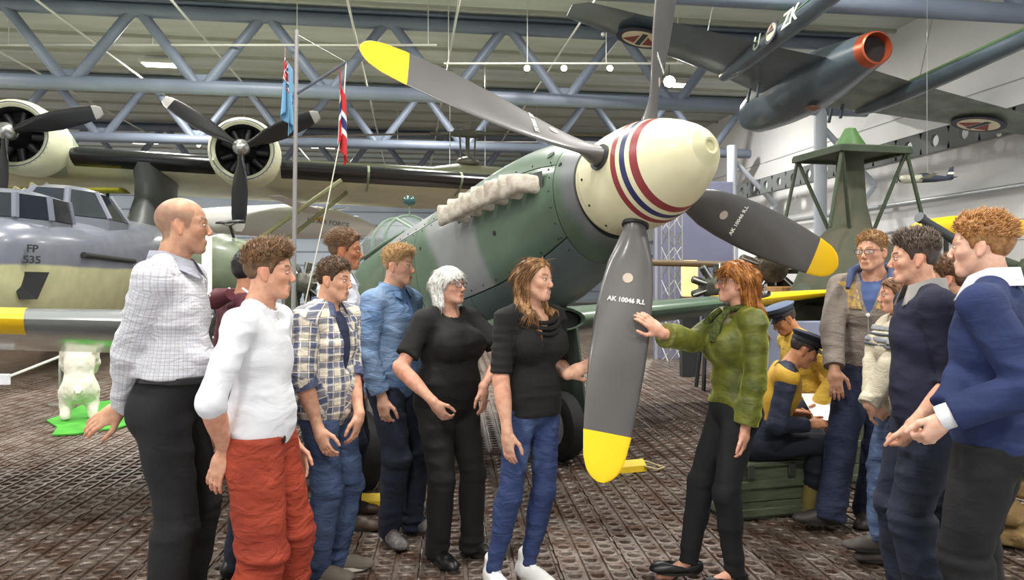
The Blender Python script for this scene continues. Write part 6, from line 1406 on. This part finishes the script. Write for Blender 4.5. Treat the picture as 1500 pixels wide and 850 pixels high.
# ------------------------------------------------------------------ white bear on a green mat
mt = MB(); random.seed(4)
pts = [(68,618),(95,608),(118,596),(150,590),(188,586),(215,596),(205,612),(196,622),(170,630),(140,633),(112,638),(76,640),(84,628)]
mx_ = [((px-750)/FPX*(CAMZ*FPX/(py-HOR)), CAMZ*FPX/(py-HOR)) for px, py in pts]; mc = Vector((sum(p[0] for p in mx_)/len(mx_), sum(p[1] for p in mx_)/len(mx_), 0))
mo = MB().prism([(p[0]-mc.x, p[1]-mc.y) for p in mx_], .014, (0,0,.012)).build('green_mat', M('felt_green', (72,160,48), .9, col2=(58,142,40), vscale=4), None, False); mo.location = mc; tag(mo, 'bright green jagged felt mat under the white bear', 'mat')
def bear():
    bx, by = X(116,7.9)
    b = empty('polar_bear', (bx, by, .019), math.radians(118), 'stuffed white polar bear standing upright on the green mat', 'bear')
    # facing +x; hind legs carry the body
    P = [('e',(0,0,.36),(.155,.17,.19),None,0), ('e',(.02,0,.60),(.135,.15,.19),None,.06), ('e',(.05,0,.80),(.11,.125,.12),None,.06), ('c',(.07,0,.86),(.13,0,1.02),.085,.07,.05),
         ('e',(.18,0,1.06),(.09,.075,.07),None,.04), ('c',(.22,0,1.045),(.31,0,1.02),.05,.034,.03)]
    for s in (1,-1):
        P += [('c',(.02,s*.10,.30),(.05,s*.12,.16),.10,.07,.05), ('c',(.05,s*.12,.17),(-.02,s*.13,.06),.062,.05,.03), ('c',(-.03,s*.13,.035),(.10,s*.14,.03),.038,.035,.02),
              ('c',(.06,s*.13,.78),(.16,s*.15,.60),.06,.048,.04), ('c',(.16,s*.15,.60),(.25,s*.13,.50),.048,.036,.02), ('e',(.14,s*.065,1.12),(.02,.022,.025),None,.012)]
        for q in (-1,0,1): P += [('c',(.10,s*.14+q*.02,.022),(.135,s*.14+q*.022,.014),.014,.007,.004), ('c',(.25,s*.13+q*.018,.49),(.28,s*.13+q*.02,.46),.013,.006,.004)]
    P.append(('c',(-.15,0,.34),(-.20,0,.32),.035,.025,.02))
    def f(p): return np.maximum(field(P, p)-.006*vnoise(p*np.array([34,34,20]))*2-.004*vnoise(p*70), -.0-p[:,2])
    v, F = sdf_mesh(f, *bounds(P, .02), .0105); o = link_mesh('body', np_mesh('body', v, F), M('fur_white', (238,234,222), .9, col2=(226,220,202), vscale=14, bump=.6, bscale=90), b)
    for s in (1,-1): MB().ell((.245,s*.038,1.075), (.011,.011,.011), n=8, m=6).build('eye', m_black, b)
    MB().ell((.338,0,1.03), (.016,.02,.014), n=8, m=6).build('nose', m_black, b)
bear()
st_ = empty('rope_barrier', (*X(88,8.9), 0), 0, 'white rope barrier with a small white label box beside the bear', 'barrier')
MB().tube([(0,0,-.0),(0,0,.62)], .018, 10).build('post', m_alu, st_); MB().lathe([(0,.13),(.015,.13),(.03,.03)], axis='z', n=20).build('post_base', m_alu, st_)
e_ = at(-40,566,8.0)-st_.location; MB().tube([(0,0,.6),(e_.x*.35,e_.y*.35,.50),(e_.x*.7,e_.y*.7,.40),(e_.x,e_.y,.36)], .016, 8).build('rope', M('rope_white', (220,216,204), .8), st_)
MB().tube([(e_.x,e_.y,0),(e_.x,e_.y,.4)], .018, 8).build('post', m_alu, st_)
q = at(4,556,7.9)-st_.location; MB().box((q.x,q.y,q.z), (.16,.03,.12), None, .005).build('label_box', white_c, st_, False)
# ------------------------------------------------------------------ flagpole with two flags
FD = 9.2; fp = at(428,408,FD); FP = empty('flagpole', (fp.x, fp.y, 0), 0, 'slim grey flagpole with a slanting yard behind the left-hand visitors', 'flagpole')
zt = at(438,44,FD).z; MB().tube([(0,0,0),(.06,0,zt)], [.032,.024], 12).build('pole', M('pole_grey', (150,146,148), .35, metal=.4), FP); MB().lathe([(0,.2),(.03,.2),(.06,.05)], axis='z', n=20).build('pole_base', MATS['pole_grey'], FP)
y1 = at(507,91,FD)-FP.location; y0 = at(433,138,FD)-FP.location; MB().tube([(.05,0,y0.z),(y1.x,0,y1.z)], .02, 8).build('yard', M('yard_dark', (84,88,98), .5), FP)
MB().tube([(y1.x,0,y1.z),(y1.x-.05,-.02,y1.z-.9),(y1.x-.22,-.02,2.6),(.16,-.02,1.2)], .008, 6).build('halyard', MATS['rope_white'], FP); MB().tube([(.055,0,zt-.05),(y1.x,0,y1.z)], .005, 5).build('stay', m_alu, FP)
def flag(name, lab, loc, wd, ht, colfn, mats, droop, ph):
    nu, nv = 40, 34; mb = MB(); V_ = []
    for j in range(nv+1):
        for i in range(nu+1):
            u, v_ = i/nu, j/nv; k = .35+.65*v_
            V_.append(Vector((wd*(u*.55+.30*math.sin(u*9+ph+v_*.8)*k*.9), .05*math.cos(u*13+ph)*k, -ht*v_-droop*u*(1-.25*v_))))
    F_ = [((j*(nu+1)+i),(j*(nu+1)+i+1),((j+1)*(nu+1)+i+1),((j+1)*(nu+1)+i)) for j in range(nv) for i in range(nu)]
    mb.v = V_; mb.f = F_; mb.mi = [colfn((i+.5)/nu, (j+.5)/nv) for j in range(nv) for i in range(nu)]
    me = bpy.data.meshes.new(name); me.from_pydata([tuple(p) for p in V_], [], F_); me.polygons.foreach_set('material_index', mb.mi); me.shade_smooth()
    for m_ in mats: me.materials.append(m_)
    o = link_mesh(name, me, None); o.location = loc; md = o.modifiers.new('s', 'SOLIDIFY'); md.thickness = .004
    return tag(o, lab, 'flag', 'flags on the flagpole')
fr_, fw_, fb_ = M('flag_red', (190,40,44), .8), M('flag_white', (232,230,228), .8), M('flag_blue', (40,46,104), .8); fs_ = M('flag_sky', (112,162,196), .8)
def norw(u, v_):
    if abs(u-.36) < .06 or abs(v_-.5) < .085: return 2
    if abs(u-.36) < .12 or abs(v_-.5) < .17: return 1
    return 0
def raf(u, v_):
    if u < .5 and v_ < .5:
        a, b = u/.5, v_/.5
        if abs(a-.5) < .08 or abs(b-.5) < .12 or abs(a-b) < .05 or abs(a+b-1) < .05: return 0
        if abs(a-.5) < .15 or abs(b-.5) < .22 or abs(a-b) < .13 or abs(a+b-1) < .13: return 1
        return 2
    r = math.hypot((u-.75)*1.8, v_-.62)
    return 0 if r < .08 else 1 if r < .16 else 2 if r < .25 else 3
flag('norwegian_flag', 'red flag with a blue and white cross hanging limp from the yard end', FP.location+Vector((y1.x-.10,-.01,y1.z-.05)), .17, .92, norw, (fr_, fw_, fb_), .48, .4)
f2 = at(432,66,FD); flag('ensign_flag', 'pale blue ensign with a dark blue canton hanging limp along the pole', Vector((f2.x-.17, FD+.07, f2.z)), .24, .85, raf, (fr_, fw_, fb_, fs_), .42, 1.7)
# ------------------------------------------------------------------ lattice radar mast vehicle at the right
RX, RY = X(1245,9.4); RM = empty('radar_mast', (RX, RY, 0), math.radians(12), 'dark green radar mast with cone top, square plate and slanting struts', 'radar')
m_rg = M('radar_green', (60,70,52), .6, col2=(50,60,44), vscale=4, bump=.1, bscale=60)
zz = lambda py: CAMZ+(HOR-py)/FPX*9.4
MB().lathe([(zz(223),.22),(zz(215),.2),(zz(200),.12),(zz(189),.07),(zz(187),.01)], axis='z', n=24).build('cone_cap', M('radar_cone', (66,104,50), .5), RM)
MB().box((0,0,zz(225)), (1.02,1.02,.05), None, .012).build('top_plate', m_rg, RM, False); 
for sg in (1,-1): MB().box((0,sg*.49,zz(229)), (1.02,.05,.06)).build('plate_edge', m_rg, RM, False); MB().box((sg*.49,0,zz(229)), (.05,1.02,.06)).build('plate_edge', m_rg, RM, False)
MB().ring([[Vector((r*math.cos(a), r*math.sin(a), z)) for a in [2*PI*k/16 for k in range(16)]] for r, z in ((.78,1.25),(.74,1.42),(.5,zz(360)),(.27,zz(335)),(.20,zz(300)),(.16,zz(228)))]).build('canvas_column', M('canvas_green', (70,76,60), .85, col2=(84,80,66), vscale=3, bump=.2, bscale=25), RM)
for ax_, ay_, bx_, by_ in ((-.46,-.46,-.66,-.5),(-.46,-.46,-.16,-.2),(.46,-.46,.70,-.5),(.46,-.46,.2,-.2),(.46,.46,.66,.5),(-.46,.46,-.66,.5),(.46,.46,.16,.2),(-.46,.46,-.16,.2)):
    MB().tube([(ax_,ay_,zz(229)),(bx_,by_,zz(338))], .024, 8).build('strut', m_rg, RM)
MB().box((0,0,.72), (1.56,1.5,1.10), None, .04).build('cabin', m_rg, RM, False); MB().box((-.3,-.77,.85), (.7,.03,.5), None, .01).build('cabin_hatch', M('hatch_brown', (112,84,64), .7), RM, False)
MB().ell((-.5,0,1.28), (.32,.32,.30)).build('dome', m_rg, RM)
for sx in (-.48,.48):
    for sy in (-.7,.7): MB().lathe([(-.09,.2),(-.1,.3),(.1,.3),(.09,.2)], (sx,sy,.30), axis='y', n=20).build('road_wheel', m_rub, RM)
# ------------------------------------------------------------------ screens, lit panel, sign, low wall
def panel(px0, px1, d, z1, mat, lab, cat='screen', th=.12, z0=0., rzz=0., name='partition_screen'):
    x0, x1 = (px0-750)/FPX*d, (px1-750)/FPX*d; p = empty(name, ((x0+x1)/2, d, 0), rzz, lab, cat)
    MB().box((0,0,(z0+z1)/2), (x1-x0,th,z1-z0), None, .01).build('board', mat, p, False)
    for q in (-1,1): MB().box((q*((x1-x0)/2-.03),0,z1/2), (.05,th+.02,z1)).build('end_post', M('post_grey', (150,152,160), .5), p, False)
    return p
m_sc = M('screen_violet', (114,116,140), .7, col2=(106,108,132), vscale=1.5); m_lw = M('low_wall_blue', (128,134,156), .7)
panel(958, 1076, 14.0, 3.45, m_sc, 'tall violet-grey exhibition screen behind the lattice tower')
panel(1085, 1290, 7.9, 1.10, m_lw, 'low blue-grey display wall beyond the mannequins', 'wall', name='display_wall')
panel(1076, 1125, 13.2, 2.35, M('sign_white', (236,238,240), .7), 'white information board beyond the drooping right blade', 'board', th=.05, z0=1.6, name='information_board')
lp = at(1010,408,11.5); LP = empty('light_column', (lp.x, 11.5, 0), 0, 'glowing amber light column beside the lattice tower', 'lamp')
MB().box((0,0,1.57), (.24,.16,.58), None, .02).build('glowing_panel', M('amber_glow', (255,206,128), emit=1.3), LP, False); MB().box((0,0,.64), (.28,.2,1.28), None, .01).build('plinth', m_dark, LP, False)
lp = at(303,370,8.6); LP = empty('light_column', (lp.x, 8.6, 0), 0, 'tall bright white light column behind the bald man', 'lamp')
MB().box((0,0,1.5), (.10,.08,1.3), None, .02).build('glowing_panel', M('white_glow', (255,244,214), emit=2.2), LP, False); MB().box((0,0,.43), (.26,.2,.86), None, .01).build('plinth', m_dark, LP, False)
# lattice tower
tx, ty = X(984,12.6); LT = empty('lattice_tower', (tx, ty, 0), .3, 'thin grey steel lattice tower in front of the violet screen', 'tower')
for sx in (-.13,.13):
    for sy in (-.13,.13): MB().tube([(sx,sy,0),(sx,sy,3.0)], .014, 6).build('leg', m_alu, LT)
for k in range(10):
    z = .1+k*.29
    for sy in (-.13,.13): MB().tube([(-.13*(-1)**k,sy,z),(.13*(-1)**k,sy,z+.29)], .009, 5).build('lacing', m_alu, LT)
    for sx in (-.13,.13): MB().tube([(sx,-.13*(-1)**k,z),(sx,.13*(-1)**k,z+.29)], .009, 5).build('lacing', m_alu, LT)
# long brown spar on trestles
sp_ = at(1010,386,11.8); SPR = empty('display_spar', (sp_.x, 10.8, 0), .05, 'long brown wooden spar on trestles behind the lowest blade', 'spar')
zb_ = at(1010,386,10.8).z; MB().tube([(-1.3,0,zb_+.02),(.42,0,zb_-.02)], .05, 10).build('spar', M('wood_brown', (112,92,62), .6, col2=(92,74,48), vscale=8, stretch=(.3,4,4)), SPR)
for x_ in (-1.1,.3): MB().tube([(x_,0,zb_-.04),(x_,.25,0)], .03, 6).build('trestle_leg', MATS['wood_brown'], SPR); MB().tube([(x_,0,zb_-.04),(x_,-.25,0)], .03, 6).build('trestle_leg', MATS['wood_brown'], SPR)
# engines on stands
def engine(px, d, r, zc_, lab, mcol, n=9):
    x, y = X(px, d); e = empty('display_engine', (x, y, 0), 0, lab, 'engine', 'aero engines on stands')
    mm = M('engine_'+str(mcol[0]), mcol, .5, metal=.4, col2=tuple(int(c_*.6) for c_ in mcol), vscale=9)
    MB().lathe([(-.3,.05),(-.25,r*.45),(.2,r*.5),(.3,r*.2)], (0,0,zc_), axis='y', n=20).build('crankcase', mm, e)
    for k in range(n):
        a = 2*PI*k/n; c0 = Vector((r*.4*math.cos(a), 0, zc_+r*.4*math.sin(a))); c1 = Vector((r*math.cos(a), 0, zc_+r*math.sin(a))); MB().tube([c0, c0.lerp(c1,.3), c0.lerp(c1,.32), c0.lerp(c1,.9), c1], [r*.13,r*.13,r*.17,r*.17,r*.1], 10).build('cylinder', mm, e)
        MB().tube([c0+Vector((0,-.14,0)), c1+Vector((0,-.1,0))], .014, 5).build('pushrod', m_alu, e)
    for sx in (-1,1): MB().tube([(sx*r*.3,0,zc_-r*.2),(sx*r*.6,-.2,0)], .03, 6).build('stand_leg', m_dark, e); MB().tube([(sx*r*.3,0,zc_-r*.2),(sx*r*.6,.2,0)], .03, 6).build('stand_leg', m_dark, e)
engine(1126, 11.2, .48, 1.72, 'dark brown radial engine on a stand right of the red-haired woman', (92,80,62))
engine(1046, 10.2, .34, 1.45, 'dark grey-green radial engine on a stand beside the amber light column', (84,88,76))
engine(447, 11.2, .34, 1.5, 'small radial engine on a stand seen between the heads of two boys', (120,118,108))
wcx, wcy = X(1152,10.35); wc = empty('wooden_case', (wcx, wcy, 0), .2, 'tall wooden packing case with a white label behind the yellow wing edge', 'case')
for k in range(4): MB().box((-.16+k*.107,0,.75), (.1,.4,1.4), None, .004).build('board', M('case_wood', (176,134,84), .7, col2=(150,110,66), vscale=6, stretch=(6,6,1)), wc, False)
MB().box((0,-.206,1.22), (.16,.008,.1)).build('label', M('paper_white', (238,238,236), .8), wc, False); MB().box((0,0,.06), (.44,.42,.06)).build('skid', MATS['case_wood'], wc, False)
# ------------------------------------------------------------------ anti-aircraft gun behind the boys
gx, gy = X(1440,7.6); GN = empty('anti_aircraft_gun', (gx, gy, 0), math.radians(-10), 'green anti-aircraft gun with a dark barrel slanting up behind the boys', 'gun')
g0 = local(GN, at(1346,318,7.4)); bpy.context.view_layer.update(); g0 = local(GN, at(1346,318,7.4)); g1 = local(GN, at(1430,372,7.7))
MB().tube([g1, g0.lerp(g1,.06), g0.lerp(g1,.05), g0], [.06,.042,.055,.055], 14).build('barrel', M('gun_metal', (74,76,80), .4, metal=.4), GN)
MB().tube([g1+Vector((.5,0,-.2)), g1], .075, 12).build('breech', m_rg, GN)
for k in range(4): MB().tube([(.25,-.3,.9+k*.16),(.85,.1,1.35+k*.14)], .05, 10).build('recoil_tube', m_vg, GN)
MB().lathe([(0,.6),(.08,.6),(.12,.3),(.7,.22),(1.1,.26)], axis='z', n=24).build('pedestal', m_rg, GN)
MB().box((.5,-.05,1.35), (.6,.1,.7), Matrix.Rotation(.4, 3, 'Y'), .02).build('gun_shield', m_rg, GN, False)
# yellow-painted wing of a trainer in the background right
yx = at(1372,333,9.5); YW = empty('yellow_drop_tank', (yx.x+.5, yx.y, 0), .1, 'yellow tank on a stand behind the gun barrel', 'tank'); MB().lathe([(-.9,.02),(-.75,.09),(-.3,.15),(.4,.15),(.9,.06),(1.0,.01)], (0,0,yx.z), n=20).build('tank', m_yel, YW)
for x_ in (-.4,.4): MB().tube([(x_,0,yx.z-.12),(x_,0,0)], .03, 6).build('stand', m_dark, YW)
# ------------------------------------------------------------------ olive trainer cockpit behind the bald man and the maroon hood
ox, oy = X(352,10.6); OT = empty('trainer_aircraft', (ox, oy, 0), math.radians(-18), 'olive green aircraft nose with open hatch ring behind the bald man', 'aircraft')
zt_ = at(352,385,9.6).z
MB().ring([[Vector((x, w_*math.cos(a), zt_+dz+w_*1.1*math.sin(a))) for a in [2*PI*k/24 for k in range(24)]] for x, w_, dz in ((.9,.08,-.25),(.75,.2,-.2),(.3,.34,-.1),(-.3,.42,0),(-.8,.3,0),(-.95,.1,0))]).build('fuselage', M('trainer_olive', (112,122,98), .45, col2=(96,106,84), vscale=3, coat=.2), OT)
rg2 = [Vector((-.1+.16*math.cos(a), -.1+.22*math.sin(a), zt_+.62+.03*math.sin(a))) for a in [2*PI*k/20 for k in range(21)]]; MB().tube(rg2, .016, 8).build('control_wheel', m_black, OT)
for k in (0,5,10,15): MB().tube([rg2[k], Vector((-.1,-.1,zt_+.56))], .01, 6).build('wheel_spoke', m_black, OT)
MB().tube([(-.1,-.1,zt_+.56),(-.1,0,zt_+.35)], .02, 8).build('control_column', m_black, OT)
for x_ in (.3,-.6): MB().tube([(x_,0,zt_-.3),(x_,0,0)], .07, 8).build('stand', m_dark, OT)
# tan screen and yellow tail far left behind the flying boat
panel(-260, 120, 20.5, 4.0, M('screen_tan', (196,166,138), .8), 'tan exhibition screen behind the flying boat bow')
yl = at(80,282,17.6); YT = empty('yellow_biplane_wing', (yl.x, yl.y, 0), .15, 'yellow-green aircraft wing with a white numeral under the flying boat wing', 'aircraft')
MB().ring([airfoil(.45,.9,.14,-1.6,yl.z,18), airfoil(.45,.9,.14,1.6,yl.z+.05,18)]).build('wing_panel', M('wing_yellow_green', (190,184,60), .5), YT).rotation_euler = (0,0,0)
YT.rotation_euler = (0,0,math.radians(-80)); text_obj('wing_numeral', '6', .5, M('letter_white', (236,234,228), .6), YT, mat_axes((.47,.0,yl.z), (0,1,0), (0,0,1)), .01)
for y_ in (-1.2,1.2): MB().tube([(0,y_,0),(0,y_,yl.z)], .04, 6).build('stand', m_dark, YT)
bpy.context.view_layer.update()
